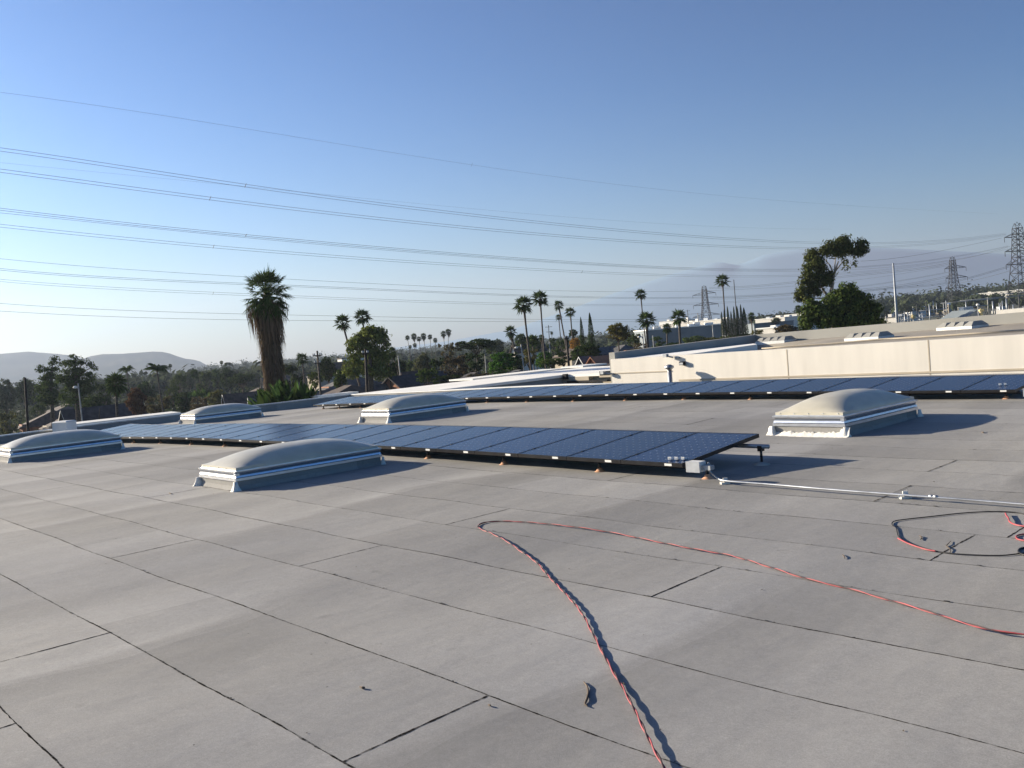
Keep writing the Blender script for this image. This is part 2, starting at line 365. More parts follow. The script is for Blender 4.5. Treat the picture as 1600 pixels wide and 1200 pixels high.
# ---------------------------------------------------------------- our roof
A0, A1, B0, B1 = -39.5, 9.0, -6.0, 24.0
bld = root('flat_roofed_building', 'large flat-roofed building with weathered grey cap-sheet roof carrying skylights and solar rows', 'building', W(0,0,0), ROTZ)
def roof_sheet():
    b = MB()
    xs = list(np.arange(A0, -17, .4))+list(np.arange(-17, 5, .12))+list(np.arange(5, A1, .5))+[A1]
    ys = list(np.arange(B0, 0, .4))+list(np.arange(0, 9, .12))+list(np.arange(9, B1, .35))+[B1]
    na = len(xs)-1; nb = len(ys)-1
    for bb in ys:
        for a in xs: b.v.append((float(a), float(bb), rz(a, bb)))
    for j in range(nb):
        for i in range(na):
            q = j*(na+1)+i; b.f.append((q, q+1, q+na+2, q+na+1)); b.mi.append(0); b.sm.append(True)
    rg = random.Random(4)
    def strip(pts, w0):
        vs = []; fs = []
        for i, (a, bb) in enumerate(pts):
            p = Vector(pts[max(0, i-1)]); q = Vector(pts[min(len(pts)-1, i+1)]); t = (q-p).normalized()
            nn = Vector((-t.y, t.x)); ww = w0*(.4+rg.random()*1.0)
            j_ = rg.uniform(-.0022, .0022)
            for s_ in (-1, 1):
                x = a+nn.x*(s_*ww+j_); y = bb+nn.y*(s_*ww+j_); vs.append((x, y, rz(x, y)+(.0014 if abs(x+4) < 9 and y < 8 else .004)))
        for i in range(len(pts)-1): fs.append((2*i, 2*i+2, 2*i+3, 2*i+1))
        b.add(vs, fs, 1)
    joints = {-3:[-1.2,4],-2:[-5.5,3.1],-1:[-6.8,1.2],0:[-3.67,6.0],1:[-9.6,-.5],2:[-16.8,-7.4,2.2],3:[-13.53,-4.16],4:[-22.5,-7.62,1.6],5:[-12.8,-3.05],6:[-16.7,-2.86],
      7:[-26.5,-7.85,-4.42],8:[-18.5,-1.0],9:[-22.8,-12.9,-4.72],10:[-8.5,1.5],11:[-15.6,-1.5],12:[-28.5,-19.6],13:[-10.85],14:[-24.5,-4.1],15:[-14.2],16:[-10.88,-28],17:[-12.2,-2],18:[-22.9],19:[-17],20:[-9]}
    for k in range(-8, 25):
        b0 = 2.015+.9*k
        if b0 > B1-.3: break
        near = k < 8
        step = .05 if near else .15
        a = A0+.3; pts = []
        ph = rg.uniform(0, 6)
        while a < A1-.2:
            off = .004*math.sin(a*.9+ph)+.0025*math.sin(a*3.3+ph*2)
            pts.append((a, b0+off)); a += step
        strong = {0:.0052, 1:.0048, -1:.0045, 2:.0036, 3:.005, 4:.003}.get(k, .0036)
        strip(pts, strong)
        for ja in joints.get(k, []):
            q = [(ja+.015*math.sin(t*2.2+ja)-.07*t/.9*.5, b0+t) for t in [i*.9/24 for i in range(25)]]
            strip(q, .0075)
        # torn tar blots
        for _ in range(26):
            a = rg.uniform(-14, 6); s_ = rg.uniform(.003, .013)
            vs = [(a+s_*2*math.cos(t)*rg.uniform(.5, 1.2), b0+s_*math.sin(t)*rg.uniform(.5, 1.3)) for t in [i*.9 for i in range(7)]]
            b.add([(x, y, rz(x, y)+.006) for x, y in vs], [tuple(range(7))], 2)
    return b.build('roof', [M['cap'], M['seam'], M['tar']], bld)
roof_sheet()
def parapets():
    # left parapet, dark inside face, metal coping
    b = MB(); c = MB()
    bs = [B0, 2, 6, 8.4, 12, 16, 20, B1+.3]
    tops = [.05, -.05, -.1, -.13, -.10, -.09, -.1, -.1]
    for i in range(len(bs)-1):
        z0, z1 = tops[i], tops[i+1]; y0, y1 = bs[i], bs[i+1]
        for (x0, x1, dz0, dz1, q, mi) in ((A0-.25, A0, -3, 0, b, 0), (A0-.29, A0+.03, 0, .05, c, 0)):
            q.add([(x0,y0,(z0+dz0 if q is c else -7)),(x1,y0,(z0+dz0 if q is c else -7)),(x1,y1,(z1+dz0 if q is c else -7)),(x0,y1,(z1+dz0 if q is c else -7)),(x0,y0,z0+dz1),(x1,y0,z0+dz1),(x1,y1,z1+dz1),(x0,y1,z1+dz1)],
                 [(0,3,2,1),(4,5,6,7),(0,1,5,4),(1,2,6,5),(2,3,7,6),(3,0,4,7)], mi)
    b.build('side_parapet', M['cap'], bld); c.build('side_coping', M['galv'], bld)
    b = MB(); c = MB()
    xs = [A0-.25, -34, -28, -24.5, -22, -15, -8, A1]; tops = [-.1, -.04, .03, .07, .03, -.12, -.10, .02]
    for i in range(len(xs)-1):
        x0, x1, z0, z1 = xs[i], xs[i+1], tops[i], tops[i+1]
        b.add([(x0,B1,-7),(x1,B1,-7),(x1,B1+.28,-7),(x0,B1+.28,-7),(x0,B1,z0),(x1,B1,z1),(x1,B1+.28,z1),(x0,B1+.28,z0)],
              [(0,3,2,1),(4,5,6,7),(0,1,5,4),(1,2,6,5),(2,3,7,6),(3,0,4,7)])
        c.add([(x0,B1-.03,z0),(x1,B1-.03,z1),(x1,B1+.33,z1),(x0,B1+.33,z0),(x0,B1-.03,z0+.035),(x1,B1-.03,z1+.035),(x1,B1+.33,z1+.035),(x0,B1+.33,z0+.035)],
              [(0,3,2,1),(4,5,6,7),(0,1,5,4),(1,2,6,5),(2,3,7,6),(3,0,4,7)])
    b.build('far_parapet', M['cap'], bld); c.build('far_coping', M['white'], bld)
    w_ = MB(); w_.box(A1, A1+.3, B0, B1, -7, .0); w_.box(A0, A1, B0-.3, B0, -7, 0)
    w_.build('outer_wall', M['cream'], bld)
parapets()

# ---------------------------------------------------------------- skylights
SCREW = MB().lathe([(.007, -.012), (.007, .0), (0, .003)], 6).mesh('screw', M['galv'])
def skylight(a, b, label, s=1.0, seal=0, seed=0, hd=.225, dent=False):
    """a, b: corner of the curb nearest to the camera (largest a, smallest b)"""
    z = rz(a-.6, b+1.2) - .01
    rt = root('skylight', label, 'skylight', W(a, b, z), ROTZ, 'domed skylights on the grey roof')
    L_, Wd = 2.5*s, 1.27*s; rg = random.Random(seed)
    x0, x1, y0, y1 = -Wd, 0, 0, L_
    c = MB(); c.frustum(x0-.05, x1+.05, y0-.05, y1+.05, -.02, x0, x1, y0, y1, .07)
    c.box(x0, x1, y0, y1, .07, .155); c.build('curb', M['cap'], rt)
    fl = MB(); fl.box(x0-.02, x1+.02, y0-.02, y1+.02, .157, .172); fl.box(x0-.022, x1+.022, y0-.022, y1+.022, .172, .20)
    fl.build('flashing', M['alu'], rt)
    fr = MB(); e = .012
    gp_ = MB(); gp_.box(x0+.012, x1-.012, y0+.012, y1-.012, .2005, .2095); gp_.box(x0+.006, x1-.006, y0+.006, y1-.006, .2415, .2785)
    gp_.build('recess_strip', M['skytint'], rt)  # dark strips filling the frame gaps, coloured like reflected sky
    fr.frustum(x0-e, x1+e, y0-e, y1+e, .21, x0-e*.3, x1+e*.3, y0-e*.3, y1+e*.3, .241)
    fr.frustum(x0-e*1.0, x1+e*1.0, y0-e*1.0, y1+e*1.0, .279, x0-e*1.7, x1+e*1.7, y0-e*1.7, y1+e*1.7, .305); fr.box(x0-e*1.7, x1+e*1.7, y0-e*1.7, y1+e*1.7, .3052, .3185); fr.box(x0+.01, x1-.01, y0+.01, y1-.01, .319, .328)
    fr.box(x1-.05, x1+.012, y0-.013, y0+.05, .2415, .2785)
    fr.build('frame', M['alu'], rt)
    d = MB(); n1, n2 = 22, 40; i0 = .018; ztop = .328
    nu = n1+2; vs = []
    for j in range(n2+3):
        for i in range(n1+3):
            ii = min(max(i-1, 0), n1); jj = min(max(j-1, 0), n2)
            u = 2*ii/n1-1; v_ = 2*jj/n2-1
            hh = (max(0, 1-abs(u)**2.4)**.85)*(max(0, 1-abs(v_)**2.9)**.85)
            edge = i in (0, n1+2) or j in (0, n2+2)
            zz = ztop if edge else ztop+.045+hd*hh
            if dent and not edge: zz -= .05*math.exp(-((u-.1)**2+(v_+.1)**2)/.15)
            vs.append((x0+i0+(Wd-2*i0)*(u+1)/2, y0+i0+(L_-2*i0)*(v_+1)/2, zz))
    wn_ = n1+3
    fs = [(j*wn_+i, j*wn_+i+1, (j+1)*wn_+i+1, (j+1)*wn_+i) for j in range(n2+2) for i in range(n1+2)]
    d.add(vs, fs, 0, True); dm = d.build('dome', M['dome'], rt)
    try:
        for p in dm.data.polygons: p.use_smooth = True
        dm.data.set_sharp_from_angle(angle=R(50))
    except Exception: pass
    for k in range(5):
        for yy in (y0+.014, y1-.014): link('screw', SCREW, rt, (x0+.1+k*(Wd-.2)/4, yy, ztop+.032))
    # white mastic smeared round the curb corners (and along the short side on some)
    def blob(cx, cy, r_, h_):
        se = MB()
        n = 9; pr = [(1.0, 0), (.72, .22), (.42, .62), (.3, 1.0), (0, 1.02)]
        vs = []; fs = []
        rr = [rg.uniform(.65, 1.25) for _ in range(n)]
        for q, (pr_, pz) in enumerate(pr):
            for k in range(n):
                an = 2*math.pi*k/n; vs.append((cx+r_*pr_*rr[k]*math.cos(an), cy+r_*pr_*rr[k]*math.sin(an), -.012+h_*pz))
        for q in range(len(pr)-1):
            for k in range(n): fs.append((q*n+k, q*n+(k+1)%n, (q+1)*n+(k+1)%n, (q+1)*n+k))
        se.add(vs, fs, 0, True).build('sealant', M['sealant'], rt)
    for cx, cy, r_ in ((x0-.03, y0-.03, .11), (x1+.03, y0-.03, .09), (x1+.03, y1+.03, .08), (x0-.03, y1+.03, .07)): blob(cx, cy, r_, .165)
    if seal:
        n = 40; vs = []; fs = []
        for i in range(n+1):
            x = x0-.1+(Wd+.2)*i/n; h_ = .05+.035*rg.random()+(.07 if (i > n-5 or i < 3) else 0)
            vs += [(x, y0-.12-.03*rg.random(), .006), (x, y0-.06, .028), (x, y0-.022, h_), (x, y0+.01, h_)]
        for i in range(n):
            for k in range(3): fs.append((i*4+k, (i+1)*4+k, (i+1)*4+k+1, i*4+k+1))
        MB().add(vs, fs, 0, True).build('sealant_band', M['sealant'], rt)
    return rt
skylight(-12.65, 5.67, 'nearest domed skylight, front left, with white sealant flared at its curb corners', .985, 0, 1).scale = (1, 1, .88)
skylight(-23.85, 5.29, 'domed skylight at the left edge, before the left end of the near solar row', 1.0, 0, 2)
skylight(-31.85, 12.98, 'farthest domed skylight, behind the near solar row by the dark left parapet', 1.0, 0, 3, .215)
skylight(-19.8, 13.1, 'domed skylight between the two solar rows, left of the photo centre', 1.0, 0, 4)
skylight(-7.22, 12.90, 'domed skylight at the right with a thick white sealant band along its curb', .95, 1, 5, .23)

# ---------------------------------------------------------------- solar rows
TILT = R(5.2); PW, PL = .98, 1.63
def panel_meshes():
    g = MB(); g.add([(.012,.012,.0),(PW-.022,.012,.0),(PW-.022,PL-.012,.0),(.012,PL-.012,.0)], [(0,1,2,3)])
    g.add([(.012,.012,-.006),(PW-.022,.012,-.006),(PW-.022,PL-.012,-.006),(.012,PL-.012,-.006)], [(3,2,1,0)])
    f = MB(); x1 = PW-.01
    f.box(0, x1, 0, .012, -.046, .003); f.box(0, x1, PL-.012, PL, -.046, .003)
    f.box(0, .012, .012, PL-.012, -.046, .003); f.box(x1-.012, x1, .012, PL-.012, -.046, .003)
    l = MB(); l.box(PW*.72, PW*.72+.11, -.004, -.0005, -.036, -.008)
    return g.mesh('solar_panel', M['cell']), f.mesh('frame', M['black']), l.mesh('clip', M['white'])
PMS = panel_meshes()
MIDCLAMP = MB().box(-.011, .011, -.02, .02, 0, .009).mesh('clamp', M['black'])
def solar_row(aR, n, bF, zf, label, feet_b, feet, backpost, name='solar_array'):
    rt = root(name, label, 'solar array', W(aR, bF, 0), ROTZ)
    def zr(a): return smooth_rz(a, bF+.2)*.55+smooth_rz(a-1, bF+.2)*.2+smooth_rz(a+1, bF+.2)*.25
    for i in range(n):
        a0 = aR-(i+1)*PW
        z0 = zr(a0)+zf; z1 = zr(a0+PW)+zf
        p = link('solar_panel', PMS[0], rt); p.location = (a0-aR, 0, z0); p.rotation_euler = (TILT, -math.atan2(z1-z0, PW), 0)
        f = link('frame', PMS[1], p); c = link('clip', PMS[2], p)
        cl = link('clamp', MIDCLAMP, p); cl.location = (PW-.004, PL*.82, .0)
        cl = link('clamp', MIDCLAMP, p); cl.location = (PW-.004, PL*.2, .0)
    # torque tubes and wind skirt under the panels, following the roof
    for (yy, dz) in ((.2, -.085), (PL-.3, -.09)):
        tb = MB(); pts = [(-i*PW, yy, zr(aR-i*PW)+zf+yy*math.sin(TILT)+dz) for i in range(n+1)]
        if yy > 1: pts = [(.32, yy, pts[0][2])]+pts
        tb.tube(pts, .028, 6); tb.build('rail', M['galv'] if yy > 1 else M['black'], rt)
    fo = feet
    for a in fo:
        q = root_part('foot', rt, (a-aR, .2, 0))
        zg = rz(a, bF+.2)
        MB().lathe([(.085, zg-.004), (.05, zg+.015), (.03, zg+.05), (.022, zg+.055)], 8, (0,0,0)).build('boot', M['orange'], q)
        MB().tube([(0,0,zg+.03), (0,0,zr(a)+zf-.07)], .02, 6).build('post', M['black'], q)
    for a in fo:
        q = root_part('foot', rt, (a-aR, PL-.3, 0))
        zg = rz(a, bF+PL-.3)
        MB().lathe([(.11, zg-.004), (.10, zg+.015), (.04, zg+.03), (.022, zg+.04)], 8, (0,0,0)).build('boot', M['conc'], q)
        zt = zr(a)+zf+(PL-.3)*math.sin(TILT)-.1
        MB().tube([(0,0,zg+.03), (0,0,zt)], .018, 6).box(-.03, .03, -.035, .035, zt-.05, zt+.02).build('post', M['black'], q)
    return rt
def root_part(name, parent, loc):
    o = bpy.data.objects.new(name, None); COL.objects.link(o); o.parent = parent; o.location = loc; o.empty_display_size = .1; return o
f1 = [-6.75, -8.5, -10.45, -12.35, -14.3, -16.3, -18.3, -20.2, -22.1, -24.1, -26.1, -28.0, -29.8]
solar_row(-6.95, 24, 8.66, .205, 'near long row of dark blue solar panels between the skylights', 8.86, f1, -6.97)
f2 = [-6.8, -8.6, -10.4, -12.3, -14.2, -16.1, -18.0, -19.9, -21.7, -23.5, -25.4, -27.3, -28.9, -30.4, -31.6]
solar_row(-6.55, 26, 17.75, .19, 'far long row of dark blue solar panels in front of the cream wall', 17.95, f2, None)

# junction boxes at the right end of each row and the conduit
def jbox(a, b, z, label, s=1):
    rt = root('junction_box', label, 'junction box', W(a, b, z), ROTZ)
    MB().box(-.11*s, .11*s, -.06, .06, -.07*s, .07*s).build('box', M['white'], rt)
    MB().box(-.115*s, .115*s, -.068, -.061, -.075*s, .075*s).build('cover', M['galv'], rt)
    q = MB()
    for k in range(4): q.lathe([(.018, 0), (.018, .03), (.012, .035), (0, .035)], 6, (.13+.02*(k%2), -.02+.02*k, -.05+.02*k))
    q.box(.1*s, .26*s, -.03, .05, -.04*s, .02*s); q.build('fitting', M['greysteel'], rt)
    return rt
jbox(-6.72, 8.62, rz(-6.7, 8.6)+.185, 'grey junction box on the right end of the near solar row, where the conduit starts', .85)
jbox(-6.28, 17.7, rz(-6.3, 17.7)+.15, 'small white junction box on the right end of the far solar row')
def rp(px, py, h=0):                     # a point on the roof sheet seen at that pixel
    z = 0
    for _ in range(5):
        a, b = gab(px, py, z+h); z = rz(a, b)
    return W(a, b, z+h)
def smooth_pts(P, n=8):
    out = []
    for i in range(len(P)-1):
        p0 = P[max(0, i-1)]; p1 = P[i]; p2 = P[i+1]; p3 = P[min(len(P)-1, i+2)]
        for k in range(n):
            t = k/n
            out.append(.5*((2*p1)+(p2-p0)*t+(2*p0-5*p1+4*p2-p3)*t*t+(-p0+3*p1-3*p2+p3)*t**3))
    out.append(P[-1]); return out
def conduit():
    rt = root('electrical_conduit', 'shiny galvanized pipe running from the junction box to the right edge', 'conduit', rp(1133, 752), 0)
    inv = rt.location
    P = [gpix(1094, 730.5, .17), gpix(1101, 731, .165), gpix(1107, 734.5, .14), gpix(1114, 741, .09), gpix(1122, 747.5, .055)] + [rp(x, y, .045) for x, y in ((1135, 751.5), (1200, 756.5), (1300, 765), (1420, 774), (1520, 781.5), (1600, 788), (1760, 800.5))]
    P = smooth_pts(P, 6)
    MB().tube([p-inv for p in P], .0115, 8).build('pipe', M['galv'], rt)
    for x, y in ((1455, 775.6), (1462, 776.2)):
        p = rp(x, y, .05)-inv; d = (rp(1500, 779, .05)-rp(1440, 774.5, .05)).normalized()
        MB().tube([p-d*.02, p+d*.02], .016, 8).build('coupling', M['galv'], rt)
    for x, y in ((1133, 756), (1414, 778.5)):
        p = rp(x, y)-inv; q = MB()
        q.box(p.x-.05, p.x+.05, p.y-.04, p.y+.04, p.z-.002, p.z+.022); q.box(p.x-.015, p.x+.035, p.y-.03, p.y+.03, p.z+.022, p.z+.042)
        q.box(p.x-.02, p.x+.03, p.y-.006, p.y+.006, p.z+.042, p.z+.07)
        q.build('pipe_block', M['sealant'], rt)
conduit()
# loose bits on the panels
def scraps(a, b, z, label, n, seed):
    rt = root('metal_bracket', label, 'bracket', W(a, b, z), ROTZ); rg = random.Random(seed); q = MB()
    for k in range(n):
        x = .085*k; y = .02*k
        q.box(x, x+.05, y, y+.012, 0, .035); q.box(x, x+.05, y+.012, y+.06, 0, .008); q.box(x+.02, x+.03, y-.02, y+.1, .008, .018)
    q.build('bracket_body', M['alu'], rt)
scraps(-7.25, 8.76, rz(-7.2, 8.7)+.222, 'loose shiny metal brackets lying on the last panel of the near row', 3, 1)
scraps(-7.0, 18.15, rz(-7, 18.1)+.235, 'loose pale bracket lying on the last panel of the far row', 2, 2)

# ---------------------------------------------------------------- cords
def twisted(label, pix, rad=.0041, black=(), lift=None, amp=.0058):
    P = [rp(x, y, .009) for x, y in pix]
    P = smooth_pts(P, 10)
    # resample evenly
    L_ = [0]
    for i in range(1, len(P)): L_.append(L_[-1]+(P[i]-P[i-1]).length)
    n = max(20, int(L_[-1]/.018)); arr = np.array([list(p) for p in P]); tt = np.linspace(0, L_[-1], n)
    pp = np.stack([np.interp(tt, L_, arr[:, k]) for k in range(3)], 1)
    rt = root('extension_cord', label, 'cord', tuple(pp[0]), 0)
    rg = random.Random(len(pix))
    for s_, mt in ((0, M['cordred']), (math.pi, M['cordblk'])):
        q = []
        for i in range(n):
            tz = pp[min(i+1, n-1)]-pp[max(i-1, 0)]; tz = Vector(tz).normalized(); nn = Vector((-tz.y, tz.x, 0))
            an = tt[i]*2*math.pi/.34+s_+1.3*math.sin(tt[i]*2.1)
            p = Vector(pp[i])+nn*math.cos(an)*amp*.8+Vector((0,0,1))*(amp*.55*math.sin(an)+.004*math.sin(tt[i]*3)+.004)
            p += Vector((0,0,1))*max(0, .007*math.sin(tt[i]*1.7+1))
            q.append(p-Vector(pp[0]))
        MB().tube(q, rad, 6).build('strand', mt, rt)
    return rt
M['cordred'] = mat('salmon_red_cable', (.37,.065,.075), .55, 0, .12, 8)
M['cordblk'] = mat('dark_cable', (.045,.012,.014), .6, 0, .2, 8)
M['cordblack'] = mat('black_cable', (.012,.011,.012), .6, 0, .2, 8)
twisted('long red twisted cord bending from the bottom edge up and across to the right',
    [(1052,1235),(1036,1200),(1018,1168),(1000,1130),(978,1085),(950,1035),(926,990),(908,958),(880,925),(858,902),(838,880),(812,862),(790,846),(768,834),(752,827),(747,823),(752,818),(768,815),(800,815),(850,819),(900,825),(960,834),(1020,846),(1080,858),(1140,869),(1200,886),(1260,904),(1330,921),(1400,942),(1450,958),(1500,975),(1560,990),(1620,996)])
def black_cord(label, pix, rad=.005, mt='cordblack', closed=False, h=.008, zh=None):
    P = smooth_pts([rp(x, y, h+(zh[i] if zh else 0)) for i, (x, y) in enumerate(pix)], 8); p0 = P[0].copy()
    o = MB().tube([p-p0 for p in P], rad, 6).build('cord', M[mt], None, p0); return o
tag(black_cord('', [(1620,805),(1600,803),(1590,801),(1570,799.5),(1540,799.5),(1500,802),(1455,807),(1410,812),(1396,815),(1394,820),(1400,825),(1402,832),(1405,839),(1420,848),(1450,858),(1480,864),(1520,867),(1560,868),(1585,866),(1606,863)], .0048), 'black and red cord lying in a wide loop near the right edge', 'cord')
tag(black_cord('', [(1571,802),(1573,806),(1576,810),(1577,814),(1582,818),(1592,821),(1615,824)], .007, 'cordred', h=.02), 'short red kinked cord end at the right edge, just below the pipe', 'cord')
tag(black_cord('', [(1612,834),(1596,835),(1588,838),(1592,843),(1612,846)], .0065, 'cordred'), 'small red cord curl cut by the right edge, the upper of two', 'cord')
tag(black_cord('', [(1612,856),(1600,856),(1593,858),(1592,863),(1600,867),(1614,868)], .008, 'cordblack'), 'thick black cord coil cut by the right edge, beneath the small red curl', 'cord')
tag(black_cord('', [(1403,841),(1420,849.5),(1445,858),(1462,861)], .006, 'cordred', h=.012), 'bare red stretch of cord at the lower left of the black loop', 'cord')
def twig(label, pix, r0=.004, mt='bark', nm='twig'):
    P = smooth_pts([rp(x, y, .006+.004*(i % 2)) for i, (x, y) in enumerate(pix)], 5); p0 = P[0].copy(); n = len(P)
    rad = [r0*(.45+.9*math.sin(math.pi*(i+.5)/n)) for i in range(n)]
    tag(MB().tube([p-p0 for p in P], rad, 6).build(nm, M[mt], None, p0), label, nm)
twig('curled dark strip of bark on the roof, left of the red cord', [(912,1065),(917,1072),(919,1082),(917,1092),(914,1100),(918,1103)], .005)
twig('thin forked twig lying across the seam inside the black cord loop', [(1486,845),(1482,849),(1479,853),(1484,857),(1485,862),(1483,864)], .003)
twig('tiny curled dry leaf stem inside the black cord loop', [(1436,837),(1439,838),(1440,841),(1438,843)], .004)
twig('dark dry leaf on the roof left of the lowest cross joint', [(562,1073),(567,1074.5),(570,1074)], .005, nm='leaf')
twig('small dark leaf in the lower right corner sheet near the lowest joint', [(763,1101),(767,1102.5)], .004, nm='leaf')
twig('dry leaf scrap right of the red cord near the bottom', [(972,1067),(976,1068.5)], .0035, nm='leaf')
twig('tiny dark leaf between the nearest skylight and the left edge', [(264,770),(268,771.5)], .006, nm='leaf')
twig('dark scrap on the roof right of the rightmost dome shadow', [(1534,675),(1537,676)], .008, nm='leaf')
twig('thin dark needle on the roof above the long red cord, at the right', [(1316,866),(1319,869),(1320,873)], .003)
rg_ = random.Random(11)
for k in range(70):                      # grit: pebbles and leaf crumbs nobody could count
    pass
def grit():
    b = MB()
    for k in range(420):
        a = rg_.uniform(-16, 3); bb = rg_.uniform(.8, 15); s_ = rg_.uniform(.002, .0065); z = rz(a, bb)+.002
        pts = [(a+s_*rg_.uniform(-1.6,1.6), bb+s_*rg_.uniform(-1.6,1.6), z+rg_.uniform(0, s_)) for _ in range(5)]
        b.add(pts, [(0,1,2),(0,2,3),(0,3,4),(1,2,4)])
    o = b.build('grit', M['bark'], None, (0,0,0), ROTZ); return setting(o, 'stuff')
grit()
# white boards at the far end
def board(px0, px1, py, label):
    p = rp((px0+px1)/2, py); h_ = (rp(px1, py)-rp(px0, py)).length/2
    o = MB().box(-h_, h_, -.12, .12, .02, .09).box(-h_*.9, -h_*.9+.1, -.1, .1, -.02, .02).box(h_*.8, h_*.8+.1, -.1, .1, -.02, .02).build('white_board', M['white'], None, p, 0)
    tag(o, label, 'board')
board(463, 488, 634.5, 'white board lying on the roof before the left end of the far row')
board(522, 537, 623.5, 'shorter white board lying behind the left end of the far row')
# box on the left coping
o = MB().box(-.36, .36, -.25, .25, -.1, .24).frustum(-.38, .38, -.27, .27, .2405, -.30, .30, -.2, .2, .29).box(-.44, -.362, -.15, .15, -.1, .16).build('roof_unit', M['white'], None, at(101, 669, 36), R(-20))
tag(o, 'pale boxy metal unit standing past the left parapet', 'vent box')

# ---------------------------------------------------------------- neighbouring building with cream wall
nb = root('cream_walled_building', 'long flat building with cream wall and grey gravel roof behind the far solar row', 'building', W(0,0,0), ROTZ)
M['cap2'] = mat('tan_grey_roofing', (.30,.27,.225), .95, var=.06, scale=.8, bump=.3, bscale=60)
M['par2'] = mat('grey_parapet_sheet', (.33,.325,.30), .95, var=.05, scale=.6)
def neighbour():
    BW = 27.0
    aL, _ = onb(955, 575, BW); aS, zS = onb(1058, 555.5, BW); aR2, zR2 = onb(1600, 522.7, BW); aR = 2.0
    zT = (zS+zR2)/2; zA, zB = zS, zR2+(zR2-zS)*(aR-aR2)/(aR2-aS)
    def slab(b, xa, xb, za, zb, y0, y1, z0=-7, mi=0):
        b.add([(xa,y0,z0),(xb,y0,z0),(xb,y1,z0),(xa,y1,z0),(xa,y0,za),(xb,y0,zb),(xb,y1,zb),(xa,y1,za)],
              [(0,3,2,1),(4,5,6,7),(0,1,5,4),(1,2,6,5),(2,3,7,6),(3,0,4,7)], mi)
    b = MB(); slab(b, aL, aR, zA, zB, BW, BW+.25); b.build('front_wall', M['cream'], nb)
    # vertical control joints
    for px, y0, y1 in ((1229, 546, 586), (1450, 531, 583)):
        a, z1 = onb(px, y0, BW); z0 = -2
        MB().box(a-.018, a+.018, BW-.006, BW-.001, z0, z1).build('control_joint', M['tan'], nb)
    # base trim line
    a0, z0 = onb(1250, 588, BW); _, z1 = onb(1600, 577, BW)
    MB().box(aS, aR, BW-.02, BW-.001, z1-.03, z1+.03).build('trim_band', M['tan'], nb)
    a0, z0 = onb(960, 583.5, BW); a1, z1 = onb(1050, 580.5, BW)
    MB().box(aL, a1, BW-.02, BW-.001, z0-.02, z0+.02).build('trim_band', M['tan'], nb)
    # raised white strip of roof at the left end, a step above the grey roof
    def ona(px, py, a): d = ray(px, py); q = Vector((0,0,H))+d*(a/d.dot(AX)); return q.dot(BX), q.z
    bq1, zq1 = ona(1177, 536.4, aL+.3); bs1, zs1 = ona(1183, 538, aS)
    pl = [(aL, BW+.25, zS-.01), (aS, BW+.25, zS-.01), (aS, bs1, zs1), (aL+.3, bq1, zq1)]
    MB().add([(x,y,z) for x,y,z in pl]+[(x,y,-1) for x,y,z in pl], [(0,1,2,3),(7,6,5,4),(0,4,5,1),(1,5,6,2),(2,6,7,3),(3,7,4,0)]).build('raised_roof', M['whiteroof'], nb)
    a2 = aS+.02
    # roof: quad sheet rising away and to the right
    BF, zC = ona(1180, 523, aL); aC = aL; aE, zE = onb(1600, 487.5, BF)
    _, zr0 = onb(1250, 532.3, BF); _, zr1 = onb(1600, 504, BF)
    rb = MB(); n = 20
    def rzf(a, b_):
        t = (b_-BW)/(BF-BW); far = zr0+(zr1-zr0)*(a-aC)/(aE-aC); far = max(far, zr0-.1)
        return (zT-.32)*(1-t)+far*t-(.5 if a < aS and t < .9 else 0)
    for j in range(n+1):
        for i in range(n+1):
            a = aL+.2+(aR-aL-.2)*i/n; b_ = BW+.25+(BF-BW-.25)*j/n; rb.v.append((a, b_, rzf(a, b_)))
    for j in range(n):
        for i in range(n):
            q = j*(n+1)+i; rb.f.append((q, q+1, q+n+2, q+n+1)); rb.mi.append(0); rb.sm.append(True)
    rb.build('roof', M['cap2'], nb)
    b = MB(); slab(b, aC, aR, zC, zC+(zE-zC)*(aR-aC)/(aE-aC), BF, BF+.3); b.build('far_parapet', M['par2'], nb)
    # side parapet running back towards the left wall end, inner face in shade
    p0 = gab(1180, 523, zC); 
    zp = zC
    b = MB(); bs = 27.3
    # plane a = aC
    zq = ona(955, 551.2, aL)[1]; bq = BW+.26
    b.add([(aC-.3,bq,-7),(aC,bq,-7),(aC,BF+.3,-7),(aC-.3,BF+.3,-7),(aC-.3,bq,zq),(aC,bq,zq),(aC,BF+.3,zC),(aC-.3,BF+.3,zC)],
          [(0,3,2,1),(4,5,6,7),(0,1,5,4),(1,2,6,5),(2,3,7,6),(3,0,4,7)])
    b.build('side_parapet', M['par2'], nb)
    MB().box(aR, aR+.3, BW, BF+.3, -7, zT).build('end_wall', M['cream'], nb)
    def hit(px, py):
        d = ray(px, py)
        for k in range(4000):
            b_ = BW+.3+(BF-BW-.3)*k/4000; t = b_/d.dot(BX); q = Vector((0,0,H))+d*t
            if q.z <= rzf(q.dot(AX), b_): return q.dot(AX), b_, q.z
        return q.dot(AX), b_, rzf(q.dot(AX), b_)
    # conduit line across the roof
    P = []
    for px, py in ((1190,547.0),(1230,543.5),(1300,539),(1380,532),(1400,531),(1470,527),(1520,523.5),(1600,518.5)):
        a, b_, z = hit(px, py); P.append((a, b_, z+.05))
    MB().tube(P, .035, 5).build('roof_pipe', M['tan'], nb)
    # wall lamp, downspout with leader head
    a, z = onb(1068, 567.5, BW)
    lo = root('wall_lamp', 'small dark wall lamp on the cream wall, right of the stub pipe', 'lamp', W(a, BW, z), ROTZ)
    MB().box(-.10, .10, -.14, -.004, -.06, .07).build('housing', M['black'], lo); MB().box(-.08, .08, -.15, -.142, -.04, .03).build('lens', M['greysteel'], lo)
